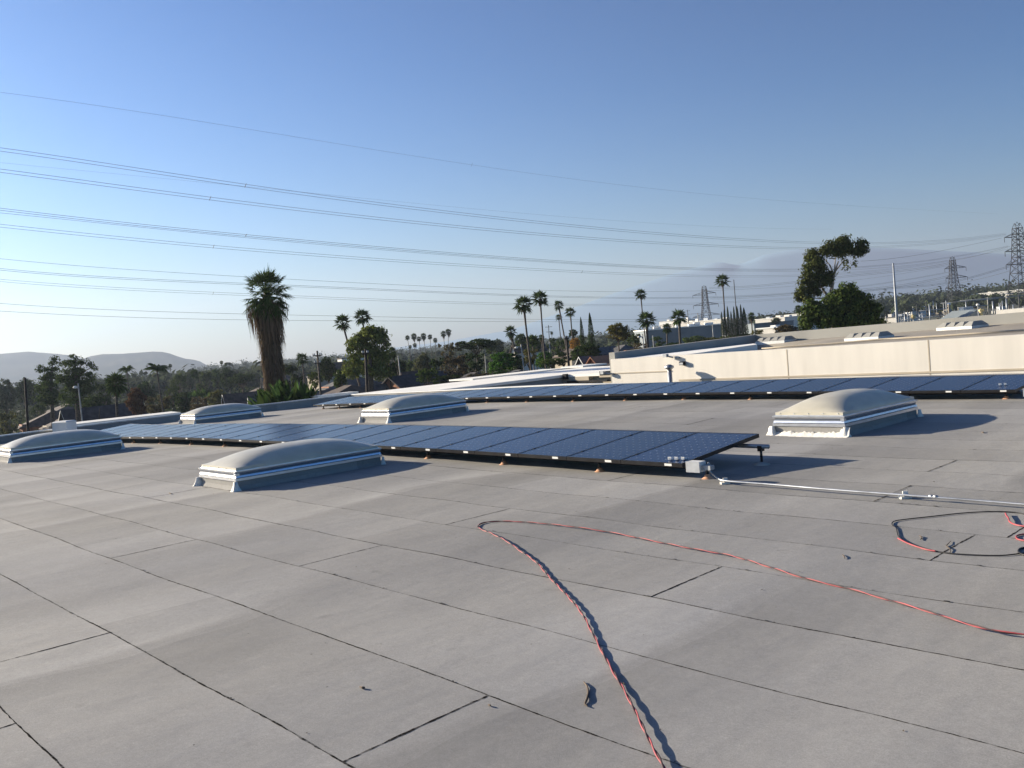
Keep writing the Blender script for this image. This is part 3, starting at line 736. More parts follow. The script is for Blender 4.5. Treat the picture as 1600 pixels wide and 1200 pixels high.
    a, z1 = onb(1059, 569, BW); _, z0 = onb(1059, 600, BW)
    pr = root('roof_pipe', 'grey vertical pipe with a round cap standing against the cream wall', 'pipe', W(a, BW-.5, z0-.5), ROTZ)
    hh = z1-z0+.5
    MB().tube([(0,0,-2), (0,0,hh-.12)], .085, 10).build('pipe', M['galv'], pr)
    MB().lathe([(.10,0),(.17,.05),(.17,.12),(.05,.18),(0,.18)], 12, (0,0,hh-.15)).build('cap', M['galv'], pr)
    a, z = onb(1053, 556, BW)
    lo = root('flood_light', 'bent floodlight fixture at the step in the cream wall top', 'lamp', W(a, BW, z), ROTZ)
    MB().tube([(0,-.05,-.05), (-.06,-.16,-.02), (-.16,-.2,.02)], .03, 6).build('arm', M['greysteel'], lo)
    MB().box(-.3, -.14, -.27, -.13, -.03, .09).build('head', M['greysteel'], lo)
    MB().tube([(.05,-.03,-.04), (.1,-.03,-.09), (.3,-.03,-.08)], .018, 5).build('cable_loop', M['greysteel'], lo)
    a, z = onb(952, 582.5, BW)
    lo = root('flood_light', 'small floodlight sticking out at the left corner of the cream wall', 'lamp', W(a, BW, z), ROTZ)
    MB().tube([(.3,-.05,-.05), (.1,-.16,-.02), (-.1,-.2,.02)], .03, 6).build('arm', M['greysteel'], lo)
    MB().box(-.24, -.08, -.27, -.13, -.03, .09).build('head', M['greysteel'], lo)
    # long low skylights with four pyramids each
    for px, py, pxr, lab in ((1180, 538.5, 1222, 'leftmost low white ridged skylight on the neighbouring roof, by the dark parapet corner'),
                        (1319, 533.5, 1385, 'middle low ridged skylight on the neighbouring roof'),
                        (1463, 517, 1518, 'rightmost low ridged skylight on the neighbouring roof')):
        a, b_, z = hit(px, py); ar, br, z2 = hit(pxr, py-(pxr-px)*.06)
        Ls = max(1.5, (Vector((ar, br))-Vector((a, b_))).length*(.72 if px < 1400 else .62))
        ang = math.atan2(br-b_, ar-a)
        o = root('low_skylight', lab, 'skylight', W(a, b_, z), ROTZ+ang, 'low ridged skylights on the neighbouring roof')
        MB().box(0, Ls, 0, 1.2, -.03, .14).build('curb', M['white'], o)
        cw = Ls/4.0; q = MB()
        for k in range(4):
            x0 = cw*k; q.add([(x0,0,.143),(x0+cw,0,.143),(x0+cw,1.2,.143),(x0,1.2,.143),(x0+cw*.3,.3,.36),(x0+cw*.75,.3,.36),(x0+cw*.75,.9,.36),(x0+cw*.3,.9,.36)],
                [(4,5,6,7),(0,1,5,4),(1,2,6,5),(2,3,7,6),(3,0,4,7)])
        q.build('pyramid_glazing', M['par2'], o); o.scale = (1, .85, .78)
    return rzf, zT, BF
RZF, NZT, NBF = neighbour()

# white-roofed low wing left of it
def wing():
    z = -.19
    a1, b1 = gab(881, 585.5, z); a2, _ = gab(880, 577.5, z)
    a3, _ = gab(940, 582, z)
    rt = root('white_roofed_wing', 'low wing with a bright white roof and shaded wall left of the cream wall', 'building', W(0,0,0), ROTZ)
    bA = 25.5
    _, bL = gab(545, 616, z)
    b = MB(); b.box(a2-.0, a1, max(bA, 24.6), b1+8, z-.14, z); b.box(a1, a3+1.2, b1, b1+8, z-.14, z+.002)
    b.build('roof', M['whiteroof'], rt)
    c = MB(); c.box(a2+.2, a1-.08, max(bA, 24.6)+.2, b1-.003, -7, z-.145); c.build('shaded_wall', M['bluegrey'], rt)
    MB().box(a2+.2, a3-.4, b1, b1+7.8, -7, z-.144).build('tan_wall', M['tan'], rt)
    MB().tube([(a1-.02, bA+4, z-.75), (a1-.02, b1-.1, z-.6)], .06, 6).build('pipe', M['greysteel'], rt)
    for (px, py) in ((884, 587),):
        a, z_ = onb(px, py, b1-.05); MB().box(a-.1, a+.16, b1-.2, b1-.02, z_-.2, z_+.1).build('vent', M['black'], rt)
    a, z_ = onb(904, 596, b1-.03); MB().box(a-.8, a+2.2, b1-.14, b1-.004, z_-.05, z_+.05).build('dark_ledge', M['black'], rt)
    # window recess between wing and cream wall
    a0, _ = onb(938, 590, b1-.02); a4, _ = onb(957, 590, b1-.02); _, zt = onb(947, 579.5, b1-.02); _, zb = onb(947, 596, b1-.02)
    MB().box(a3-.4, a4+3, b1+.3, b1+.6, -7, z-.146).build('back_wall', M['tan'], rt)
    MB().box(a0, a4+1.4, b1-.06, b1-.005, zb, zt).build('window', M['glass'], rt)
    MB().box(a0, a4+1.4, b1-.10, b1-.065, (zb+zt)/2-.05, (zb+zt)/2+.05).build('window_bar', M['tan'], rt)
    # second white roof strip behind
    z2 = -.35; a5, b5 = gab(885, 575, z2); _, b6 = gab(770, 590.5, z2)
    rt2 = root('white_canopy', 'thin white roof strip with dark edge behind the white-roofed wing', 'canopy', W(0,0,0), ROTZ)
    a6, _ = gab(885, 572.6, z2)
    MB().box(a6, a5, b6, b5, z2-.1, z2).build('roof', M['whiteroof'], rt2)
    MB().box(a6+.1, a5-.1, b6+.1, b5+6, -7, z2-.105).build('wall', M['shingle_dark'], rt2)
    z3 = -.3; a7, b7 = gab(948, 567.3, z3); _, b8 = gab(912, 571.5, z3); a8, _ = gab(948, 565.2, z3)
    rt3 = root('white_canopy', 'short white flat roof piece just left of the cream wall top corner', 'canopy', W(0,0,0), ROTZ)
    MB().box(a8, a7, b8, b7, z3-.12, z3).build('roof', M['white'], rt3); MB().box(a8+.1, a7-.1, b8+.1, b7-.1, -7, z3-.125).build('wall', M['shingle_dark'], rt3)
    z4 = -.45; a9, b9 = gab(560, 611.5, z4); _, b10 = gab(505, 618.5, z4); a10, _ = gab(560, 610.3, z4)
    rt4 = root('white_canopy', 'narrow white roof edge meeting the far parapet near the hairy palm', 'canopy', W(0,0,0), ROTZ)
    MB().box(a10, a9, b10, b9, z4-.1, z4).build('roof', M['white'], rt4); MB().box(a10+.05, a9-.05, b10+.1, b9-.1, -7, z4-.105).build('wall', M['shingle_dark'], rt4)
wing()
# bright strip beyond the left parapet
def left_strip():
    z = -.9
    p0 = gpix(118, 662.5, z); p1 = gpix(282, 644, z)
    a0, b0 = ab_of(p0); a1, b1 = ab_of(p1); am = (a0+a1)/2
    rt = root('sloped_white_roof', 'sunlit white roof edge beyond the left parapet', 'building', W(0,0,0), ROTZ)
    MB().add([(a0-1.6,b0,z+.05),(a0,b0,z),(a1,b1,z),(a1-1.6,b1,z+.05),(a0-1.6,b0,z-.15),(a0,b0,z-.15),(a1,b1,z-.15),(a1-1.6,b1,z-.15)],
             [(0,1,2,3),(4,7,6,5),(0,4,5,1),(1,5,6,2),(2,6,7,3),(3,7,4,0)]).build('roof', M['whiteroof'], rt)
    MB().add([(a0-1.5,b0,z-.16),(a0-.1,b0,z-.16),(a1-.1,b1,z-.16),(a1-1.5,b1,z-.16),(a0-1.5,b0,-7),(a0-.1,b0,-7),(a1-.1,b1,-7),(a1-1.5,b1,-7)],
             [(0,1,2,3),(4,7,6,5),(0,4,5,1),(1,5,6,2),(2,6,7,3),(3,7,4,0)]).build('wall', M['tan'], rt)
left_strip()
#PART2
# ---------------------------------------------------------------- vegetation
def leaf_mesh(name, P, N, size, mats, aspect=.5, rng=RNG):
    """a cloud of small leaf-like quads centred at P with rough normals N"""
    n = len(P)
    t = rng.normal(size=(n, 3)); t -= N*(t*N).sum(1, keepdims=True); t /= np.linalg.norm(t, axis=1, keepdims=True)+1e-9
    b = np.cross(N, t)
    s = size*rng.uniform(.55, 1.45, (n, 1))
    v = np.empty((n, 4, 3))
    v[:, 0] = P - t*s; v[:, 1] = P - b*s*aspect; v[:, 2] = P + t*s; v[:, 3] = P + b*s*aspect
    me = bpy.data.meshes.new(name)
    me.vertices.add(n*4); me.vertices.foreach_set('co', v.reshape(-1).astype(np.float32))
    me.loops.add(n*4); me.loops.foreach_set('vertex_index', np.arange(n*4, dtype=np.int32))
    me.polygons.add(n); me.polygons.foreach_set('loop_start', np.arange(0, n*4, 4, dtype=np.int32))
    try: me.polygons.foreach_set('loop_total', np.full(n, 4, dtype=np.int32))
    except Exception: pass
    me.materials.append(mats); me.update(calc_edges=True); me.validate()
    return me
def clumps(blobs, nc, nl, rc, rng, flat=.75, shell=.55):
    """leaf centres in clumps spread through ellipsoids (cx,cy,cz,rx,ry,rz)"""
    B = np.array(blobs, float); vol = (B[:,3]*B[:,4]*B[:,5])**.67; pr = vol/vol.sum()
    k = rng.choice(len(B), nc, p=pr)
    d = rng.normal(size=(nc, 3)); d /= np.linalg.norm(d, axis=1, keepdims=True)
    r = rng.uniform(shell, 1.0, (nc, 1))
    C = B[k, :3] + d*r*B[k, 3:6]
    R_ = rc*rng.uniform(.6, 1.4, nc)
    j = np.repeat(np.arange(nc), nl)
    e = rng.normal(size=(nc*nl, 3)); e /= np.linalg.norm(e, axis=1, keepdims=True)
    rad = rng.uniform(.25, 1, (nc*nl, 1))**.6
    P = C[j] + e*rad*R_[j][:, None]*np.array([1, 1, flat])
    N = e + .6*d[j] + rng.normal(size=e.shape)*.55; N /= np.linalg.norm(N, axis=1, keepdims=True)
    return P, N
def crown_proto(kind, seed):
    g = np.random.default_rng(seed)
    if kind == 'round':
        bl = [(0,0,0,.78,.78,.8),(.3,.1,.2,.55,.5,.5),(-.35,-.1,.05,.5,.55,.55),(.1,.3,-.3,.6,.55,.5),(-.1,-.2,.35,.45,.5,.5)]
        P, N = clumps(bl, 120, 34, .17, g); s = .062
    elif kind == 'loose':
        bl = [(g.uniform(-.55,.55), g.uniform(-.55,.55), g.uniform(-.6,.65), g.uniform(.25,.45), g.uniform(.25,.45), g.uniform(.22,.4)) for _ in range(12)]
        P, N = clumps(bl, 105, 30, .14, g, .7, .3); s = .055
    elif kind == 'spread':
        bl = [(0,0,.1,.9,.9,.5),(.5,.2,.2,.45,.45,.35),(-.5,.1,.1,.45,.45,.4),(0,-.4,.25,.5,.4,.4)]
        P, N = clumps(bl, 115, 34, .16, g, .6); s = .06
    elif kind == 'cone':
        bl = [(0,0,-.75+.2*i,.55*(1-i*.105),.55*(1-i*.105),.2) for i in range(9)]
        P, N = clumps(bl, 110, 30, .13, g, .6); s = .06
    elif kind == 'cypress':
        n = 3600; z = g.uniform(-1, 1, n); t = (z+1)/2
        rr = np.where(t < .12, .6+3.2*t, np.clip(1.02*(1-t)**.62+.02, 0, 1))*g.uniform(.72, 1.03, n)
        an = g.uniform(0, 2*math.pi, n)
        P = np.stack([rr*np.cos(an), rr*np.sin(an), z], 1)
        N = np.stack([np.cos(an), np.sin(an), .3*np.ones(n)], 1)+g.normal(size=(n, 3))*.5; N /= np.linalg.norm(N, axis=1, keepdims=True)
        s = .05
        return leaf_mesh('crown', P*np.array([1,1,1]), N, s, M['leaf'], .5, g)
    elif kind == 'sparse':
        bl = [(g.uniform(-.7,.7), g.uniform(-.6,.6), g.uniform(-.7,.75), g.uniform(.12,.26), g.uniform(.12,.26), g.uniform(.1,.2)) for _ in range(26)]
        P, N = clumps(bl, 110, 22, .11, g, .6, .2); s = .05
    return leaf_mesh('crown', P, N, s, M['leaf'], .55, g)
PROTO = {k: [crown_proto(k, 10*i+j) for j in range(3 if k in ('round','loose','spread') else 2)] for i, k in enumerate(('round','loose','spread','cone','cypress','sparse'))}
def trunk_proto(seed):
    g = random.Random(seed); b = MB()
    b.tube([(0,0,0),(.02,0,.35),(-.01,.02,.7),(0,0,1)], [1.2,.8,.6,.35], 7)
    return b.mesh('trunk', M['bark'])
TRK = [trunk_proto(1)]
def limbs(hc):
    b = MB(); g = random.Random(3)
    for k in range(6):
        an = k*1.05; b.tube([(0,0,-.9),(.25*math.cos(an),.25*math.sin(an),-.4),(.6*math.cos(an+.3),.6*math.sin(an+.3),.2+.1*(k%3))], [.045,.032,.012], 5)
    return b.mesh('limbs', M['bark'])
LIMB = limbs(1)
GREEN_ = {'dark':(.030,.045,.018), 'mid':(.05,.072,.025), 'olive':(.085,.085,.03), 'light':(.10,.12,.038), 'bright':(.045,.095,.02), 'grey':(.065,.075,.05),
         'red':(.10,.055,.038), 'brown':(.085,.07,.045), 'yellow':(.16,.14,.03), 'pine':(.045,.065,.028), 'orange':(.22,.13,.03), 'euca':(.06,.07,.03), 'far':(.05,.06,.035)}
GREEN = {k: (v[0]*1.35, v[1]*1.35, v[2]*1.1) for k, v in GREEN_.items()}
cnt = [0]
def tree(px, top, w, Y, kind, colr, label, bot=None, group=None, cat='tree', name='tree'):
    cnt[0] += 1; q = cnt[0]
    g = random.Random(q*7+1)
    pt = at(px, top, Y); W2 = w*pt.y/F/2*1.04
    zt = pt.z
    if bot is None: Hc = W2*(.95 if kind != 'cypress' else 4)
    else: Hc = (zt - at(px, bot, Y).z)/2
    g0 = gz(pt.x, pt.y)
    zc = max(zt - Hc, g0+Hc*.8)
    x = at(px, (top+(bot or top))/2, Y).x
    rt = root(name, label, cat, (x, Y, g0), 0, group)
    me = PROTO[kind][q % len(PROTO[kind])]
    cr_o = link('crown', me, rt, (0, 0, zc-g0), g.uniform(0, 6.28)); cr_o.scale = (W2, W2, Hc)
    c = GREEN[colr]; j = g.uniform(.85, 1.15); cr_o.color = (c[0]*j*g.uniform(.92,1.08), c[1]*j, c[2]*j, 1)
    if kind != 'bush':
        t = link('trunk', TRK[0], rt); h_ = max(.5, zc-g0); r_ = max(.12, W2*.07); t.scale = (r_, r_, h_)
        l = link('limb', LIMB, rt, (0,0,zc-g0)); l.scale = (W2, W2, Hc)
    return rt

# fan palms -------------------------------------------------------------
def fan_frond(b, base, az, el, Lp, Lb, nseg, droop, rg, mi=0, wid=1.0):
    """petiole then a pleated fan of pointed blades"""
    d = Vector((math.cos(az)*math.cos(el), math.sin(az)*math.cos(el), math.sin(el)))
    side = Vector((-math.sin(az), math.cos(az), 0)); up = side.cross(d)*-1
    p = Vector(base); tip = p+d*Lp
    b.add([p-side*.018*wid, p+side*.018*wid, tip+side*.012*wid, tip-side*.012*wid], [(0,1,2,3)], mi)
    for k in range(nseg):
        t = -1+2*k/(nseg-1); an = t*1.45+rg.uniform(-.06,.06)
        L_ = Lb*(1-.28*abs(t)**1.5)*rg.uniform(.85, 1.1)
        dd = (d*math.cos(an)+side*math.sin(an))
        sd = (side*math.cos(an)-d*math.sin(an))
        w_ = Lb*.105*wid*2.6/ nseg*3.0
        q1 = tip+dd*L_*.55-up*(.10*L_*abs(t))-Vector((0,0,1))*droop*L_*.12
        q2 = tip+dd*L_-up*(.2*L_*abs(t))-Vector((0,0,1))*droop*L_*rg.uniform(.3,.6)
        fold = up*w_*.35*(1 if k % 2 else -1)
        b.add([tip, q1-sd*w_+fold, q2, q1+sd*w_-fold], [(0,1,2,3)], mi)
def fan_crown(nf, nseg, seed, Lp=.42, Lb=.58, el0=-35, el1=88, droop=.6):
    rg = random.Random(seed); b = MB()
    for k in range(nf):
        t = (k+.5)/nf; el = R(el0+(el1-el0)*t**.9); az = k*2.39996+rg.uniform(-.25,.25)
        sc_ = rg.uniform(.8, 1.05)*(1 if t < .8 else .85)
        fan_frond(b, (0,0,0), az, el+rg.uniform(-.12,.12), Lp*sc_, Lb*sc_, nseg, droop*(1.3-t), rg)
    return b.mesh('crown', M['palmleaf'])
FAN = [fan_crown(27, 9, s, .40, .70, -45, 86, .45) for s in (1, 2, 3)]
FANR = [fan_crown(44, 8, 5, .35, .6, -75, 88, .7), fan_crown(44, 8, 6, .35, .6, -80, 88, .7)]
def feather_crown(seed):
    rg = random.Random(seed); b = MB()
    for k in range(17):
        az = k*2.39996; el = R(rg.uniform(15, 75)); L_ = rg.uniform(.85, 1.1)
        pts = []
        for i in range(9):
            t = i/8; r_ = L_*(math.cos(el)*t+.18*t*t); z = L_*(math.sin(el)*t-(1.0)*t*t*(.55+.3*math.cos(el)))
            pts.append(Vector((r_*math.cos(az), r_*math.sin(az), z)))
        side = Vector((-math.sin(az), math.cos(az), 0))
        b.tube(pts, [.018-.0018*i for i in range(9)], 4)
        for i in range(1, 25):
            t = i/25*8; a = int(t); p = pts[a].lerp(pts[min(8, a+1)], t-a); ll = .30*math.sin(math.pi*min(1, .15+i/27))
            tt = (pts[min(8, a+1)]-pts[a]).normalized()
            for s_ in (-1, 1):
                q = p+side*s_*ll*.7+Vector((0,0,-.75*ll))+tt*.1
                b.add([p-tt*.014, p+tt*.022, q], [(0,1,2)])
    return b.mesh('crown', M['palmleaf'])
FEA = [feather_crown(1), feather_crown(2)]
def skirt_mesh(seed, n=130, r0=.30, Ls=.75):
    rg = random.Random(seed); b = MB()
    for k in range(n):
        az = rg.uniform(0, 6.28); z0 = rg.uniform(-.45, .0); r_ = rg.uniform(.10, r0)*(1+z0*.6); L_ = rg.uniform(.25, Ls)*.5
        w_ = rg.uniform(.02, .05); c, s_ = math.cos(az), math.sin(az)
        p = Vector((r_*c*.6, r_*s_*.6, z0)); m_ = Vector((r_*c, r_*s_, z0-L_*.5)); q = Vector((r_*.8*c, r_*.8*s_, z0-L_)); sd = Vector((-s_, c, 0))*w_
        b.add([p-sd*.4, m_-sd, q, m_+sd, p+sd*.4], [(0,1,2,3,4)])
    return b.mesh('skirt', M['deadleaf'])
SKT = [skirt_mesh(1), skirt_mesh(2, 190, .42, 1.3)]
def palm(px, py, w, bx, by, Y, label, kind='fan', skirt=0, tw=1.0, group=None, cl=None):
    """crown centre at (px, py), width w; trunk runs down to (bx, by) and on to the ground"""
    cnt[0] += 1; q = cnt[0]
    c = at(px, py, Y); r_ = w*Y/F/2*1.36
    d = at(bx, by, Y); g0 = gz(c.x, Y)
    t = (c.z-g0)/max(.1, c.z-d.z); foot = c + (d-c)*t; foot.y = Y; foot.x = c.x+(foot.x-c.x)*.85; foot.z = g0-.1
    rt = root('palm_tree', label, 'palm', tuple(foot), 0, group)
    cc = c-foot
    n = 12; P = []; rad = []
    mid = (d-foot)
    for i in range(n+1):
        u = i/n; p = cc*u; bend = math.sin(u*math.pi)*.012*cc.z
        P.append((p.x-bend*.6, p.y, p.z)); rad.append(max(.045*r_, .085*tw)*(1.25-.45*u)*(1.35 if i == 0 else 1)*(1.25 if i >= n-1 else 1))
    MB().tube(P, rad, 8).build('trunk', M['palmbark'], rt)
    pm = {'fan': FAN, 'full': FANR, 'feather': FEA}[kind]
    o = link('crown', pm[q % len(pm)], rt, cc, q*1.3); o.scale = (r_, r_, r_*(1 if kind != 'feather' else 1))
    if skirt: 
        s_ = link('skirt', SKT[min(1, skirt-1)], rt, cc, q*.7); s_.scale = (r_, r_, r_*(1 if skirt == 1 else 1.5))
    return rt

# the big shaggy palm ----------------------------------------------------
def shaggy_palm():
    Y = 66; c = at(416, 455, Y); foot = at(428, 640, Y); foot.z = -7.1
    rt = root('palm_tree', 'big fan palm with a thick brown skirt of dead fronds down its trunk', 'palm', tuple(foot))
    cc = c-foot; pxm = Y/F; rg = random.Random(21)
    MB().tube([(0,0,0),(cc.x*.5,0,cc.z*.5),tuple(cc)], [.55,.36,.16], 10).build('trunk', M['palmbark'], rt)
    b = MB()
    for k in range(64):
        t = (k+.5)/64; el = R(-70+156*t**.75); az = k*2.39996+rg.uniform(-.4,.4); s_ = rg.uniform(.78, 1.12)
        fan_frond(b, (.12*math.cos(az), .12*math.sin(az), rg.uniform(-.25,.15)-.5*(1-t)), az, el, .95*s_, 1.0*s_, 19, .75*(1.3-t), rg, 0, .75)
    for k in range(34):
        az = k*2.39996+rg.uniform(-.3,.3); el = R(rg.uniform(-35, 35)); s_ = rg.uniform(.8, 1.05)
        fan_frond(b, (.1*math.cos(az), .1*math.sin(az), rg.uniform(-1.1,-.3)), az, el, .72*s_, .9*s_, 17, .9, rg, 0, .8)
    for k in range(90):                  # stalks and old leaf bases packed round the growing point
        az = rg.uniform(0, 6.28); z0 = rg.uniform(-1.3, .1); c_, s_ = math.cos(az), math.sin(az); L_ = rg.uniform(.4, .8)
        b.tube([(.12*c_, .12*s_, z0), (.45*c_, .45*s_, z0+L_*.6)], [.05, .02], 4)
    b.build('crown', M['palmleaf'], rt, cc)
    # hanging dry fronds: profile of half-widths (px) by photo row
    rows = [462, 474, 485, 500, 515, 530, 550, 570, 590, 615, 640]; hw = [8, 18, 23, 22, 19, 17.8, 17.5, 17, 15.5, 14, 12]; cxr = [416,417,418,420,422,423,424,426,427,428,429]
    zs = [at(cxr[i], rows[i], Y).z for i in range(len(rows))]
    s = MB()
    for k in range(2600):
        t = rg.random()**1.15; py = 464+t*172
        hwv = float(np.interp(py, rows, hw))*pxm; cx_ = at(float(np.interp(py, rows, cxr)), py, Y).x-foot.x; z = at(425, py, Y).z-foot.z
        az = rg.uniform(0, 6.28); r_ = hwv*rg.uniform(.72, 1.05); L_ = rg.uniform(.5, 1.7)*(1.25 if t < .3 else .9)
        cs, sn = math.cos(az), math.sin(az); w_ = rg.uniform(.012, .05)
        out = rg.uniform(-.12, .2); sd = Vector((-sn, cs, rg.uniform(-.3,.3))).normalized()*w_
        p = Vector((cx_+r_*.8*cs, r_*.8*sn, z)); m_ = Vector((cx_+r_*cs, r_*sn, z-L_*.45)); tip = Vector((cx_+(r_+out)*cs+rg.uniform(-.1,.1), (r_+out)*sn, z-L_))
        s.add([p-sd*.5, m_-sd, tip, m_+sd, p+sd*.5], [(0,1,2,3,4)])
    for k in range(120):                 # loose strands hanging off the left and right of the crown
        sx = -1 if rg.random() < .75 else 1
        x0 = sx*rg.uniform(.6, 1.3); z0 = rg.uniform(-1.2, -.5); L_ = rg.uniform(.6, 2.6)*(1 if sx < 0 else .8); y0 = rg.uniform(-1, 1)
        p = cc+Vector((x0, y0, z0-.2)); m_ = p+Vector((rg.uniform(-.1,.12), 0, -L_*.5)); q = m_+Vector((-sx*rg.uniform(-.1,.3), 0, -L_*.5)); w_ = rg.uniform(.012,.03)
        s.add([p-Vector((w_*.5,0,0)), m_-Vector((w_,0,0)), q, m_+Vector((w_,0,0)), p+Vector((w_*.5,0,0))], [(0,1,2,3,4)])
    s.build('skirt', M['deadleaf'], rt)
    core = MB(); pr = []
    n = 14
    vs = []; fs = []
    for i in range(n+1):
        py = 478+i*(640-478)/n; hwv = float(np.interp(py, rows, hw))*pxm*.78; cx_ = at(float(np.interp(py, rows, cxr)), py, Y).x-foot.x; z = at(425, py, Y).z-foot.z
        for k in range(18):
            an = 2*math.pi*k/18; r_ = hwv*rg.uniform(.86, 1.1); vs.append((cx_+r_*math.cos(an), r_*math.sin(an), z))
    for i in range(n):
        for k in range(18): fs.append(((i+1)*18+k, (i+1)*18+(k+1)%18, i*18+(k+1)%18, i*18+k))
    core.add(vs, fs).build('skirt_core', M['palmbark'], rt)
shaggy_palm()
def big_leaf_shrub(px, py, w, h, Y, label, n=42, seed=1):
    rg = random.Random(seed); c = at(px, py+h, Y); g0 = gz(c.x, Y); pxm = Y/F
    rt = root('broad_leaf_shrub', label, 'shrub', (c.x, Y, g0)); b = MB()
    zb = c.z-g0-1
    for k in range(n):
        x0 = rg.uniform(-.5, .5)*w*pxm; y0 = rg.uniform(-1.5, 1.5); hh = (h*pxm+1)*rg.uniform(.6, 1.05)*(1-.5*abs(x0)/(w*pxm*.5)*.6); az = rg.uniform(0, 6.28); lean = rg.uniform(.1, .9)
        P = []; m_ = 7
        for i in range(m_+1):
            t = i/m_; P.append(Vector((x0+math.cos(az)*lean*t*t*1.1, y0+math.sin(az)*lean*t*t*1.1, zb+hh*(t-.28*lean*t*t))))
        sd = Vector((-math.sin(az), math.cos(az), 0)); wd = rg.uniform(.16, .30)
        vs = []; fs = []
        for i, p in enumerate(P):
            t = i/m_; ww = .02 if t < .35 else wd*math.sin(math.pi*min(1, (t-.3)/.7))**.7+.01
            jj = rg.uniform(.75, 1.1)
            vs += [p-sd*ww*jj+Vector((0,0,-.05)), p+Vector((0,0,.02)), p+sd*ww*jj+Vector((0,0,-.05))]
        for i in range(m_): fs += [(3*i,3*i+1,3*i+4,3*i+3),(3*i+1,3*i+2,3*i+5,3*i+4)]
        b.add(vs, fs)
    b.build('leaves', M['bananaleaf'], rt)
    MB().tube([(0,0,0),(0,0,zb+.3)], .15, 6).build('stem', M['bark'], rt)
M['bananaleaf'] = leafmat('broad_leaves', .3, False, (.05,.085,.025))
big_leaf_shrub(446, 583, 92, 42, 58, 'broad-leaved banana-like shrub at the foot of the big shaggy palm', 120, 4)
big_leaf_shrub(308, 600, 26, 16, 150, 'pale green broad-leaved plant left of the small gabled house', 30, 6)

# palms, from the photo
palm(535,504,24, 546,538,118, 'leaning fan palm, left one of the pair over the big light green tree', tw=1.5)
palm(566,495,25, 570,520,118, 'upright fan palm, right one of the pair over the big light green tree', tw=1.2)
far = [(636.5,527,8,640,545,'first small palm from the left in the far cluster beyond the big green tree'),
 (646.5,525,10,651,545,'round-headed far palm with a lower one just beneath it'),
 (654.5,529,8,657.5,548,'third far palm of the cluster, slightly lower than both its neighbours'),
 (661.7,524.5,10,665,546,'tallest palm near the middle of the far cluster'),
 (671.7,526,8,674,544,'slim far palm with a clear gap on both sides'),
 (680,531,7.5,681,546,'low small palm at the right end of the far cluster of six'),
 (640.8,541.5,6,641,552,'tiny low palm under the left end of the far cluster'),
 (648,539,7,648.5,550,'small spiky palm below the second palm of the far cluster'),
 (692.7,521,9.5,695,540,'left palm of the tall far pair right of the cluster'),
 (700.6,518,10,700.5,540,'right and taller palm of the far pair right of the cluster')]
for x, y, w_, bx, by, lab in far:
    palm(x, y, w_, bx, by, 330, lab, 'full', 2 if w_ > 9 else 1, 1.0, 'far palms over the middle of the town')
palm(798,518,17.5, 806,548,150, 'stocky palm with a brown skirt left of the two tall palms', 'fan', 2, 1.8)
palm(818,476,28, 832,574,100, 'tall leaning palm with drooping outer fronds, left of the two tallest', 'fan', 1, 1.35)
palm(844,467,24.5, 853,560,112, 'tallest slim palm near the photo centre, right of the leaning one', 'fan', 1, 1.15)
palm(873,477,15, 884,528,170, 'slim leaning palm crossing a smaller one, right of the two tallest', 'fan', 0, 1.6)
palm(873,496,10, 876,522,230, 'small distant palm beneath the slim leaning palm', 'fan', 1, 1.4)
palm(891,488,15.5, 894,515,180, 'medium palm just left of the two pointed cypresses', 'fan', 0, 1.6)
palm(846,527,10, 848.5,548,175, 'short brown shaggy palm behind the trunk of the tallest palm', 'full', 2, 1.4)
palm(1001,460,17, 1006,500,165, 'tall slim palm rising above a wider low palm', 'fan', 1, 1.3)
palm(1010,500,26, 1013.5,545,125, 'wide-headed palm in front of the tall slim one', 'fan', 1, 2.2)
palm(1061,496,24, 1064,538,130, 'wide-headed palm standing alone left of the lattice tower', 'fan', 1, 2.2)
palm(1042,512,16, 1043,542,160, 'ragged low palm between the two wide-headed palms', 'full', 1, 1.6)
palm(1129,439,20, 1133.5,490,190, 'tall lone palm above the row of pointed cypresses', 'fan', 1, 1.7)
palm(1174,493,12, 1176,520,220, 'brown shaggy palm right of the cypress row', 'full', 2, 1.8)
palm(1248,482,13, 1250,508,200, 'small dark palm at the left foot of the tall eucalyptus', 'full', 0, 1.6)
palm(245,577,40, 252,616,115, 'feathery queen palm with pale trunk in front of the right hill', 'feather', 0, 1.1)
palm(198,577,26, 202,610,140, 'smaller feathery palm left of the queen palm with pale trunk', 'feather', 0, 1.0)
palm(181,598,36, 184,650,84, 'sunlit yellow-green fan palm with brown trunk beside the street lamp', 'full', 1, 1.6)
palm(266,571,6, 268,592,260, 'thin small palm on the skyline right of the queen palm', 'full', 0, .8)
palm(472,561,19, 476,592,150, 'fan palm between the big shaggy palm and the crossbar pole', 'fan', 1, 1.4)
palm(346,566,6, 347,580,300, 'tiny skyline palm at the right end of the hills', 'full', 0, .9)
palm(352.5,569,5.5, 353,582,310, 'tinier skyline palm right beside the hill end palm', 'full', 0, .9)
palm(862,520,5, 863,532,320, 'tiny dark palm next to the far crossbar pole', 'full', 0, 1)
palm(612,549,15, 620,572,125, 'yellowish tuft palm over a bare pole right of the big green tree', 'fan', 0, .8)
palm(832,533,20, 834,560,130, 'low green palm tangled behind the leaning palm trunk', 'fan', 0, 1)
palm(304,583,14, 306,610,200, 'low spiky palm in the trees left of the shaggy palm', 'full', 0, 1)

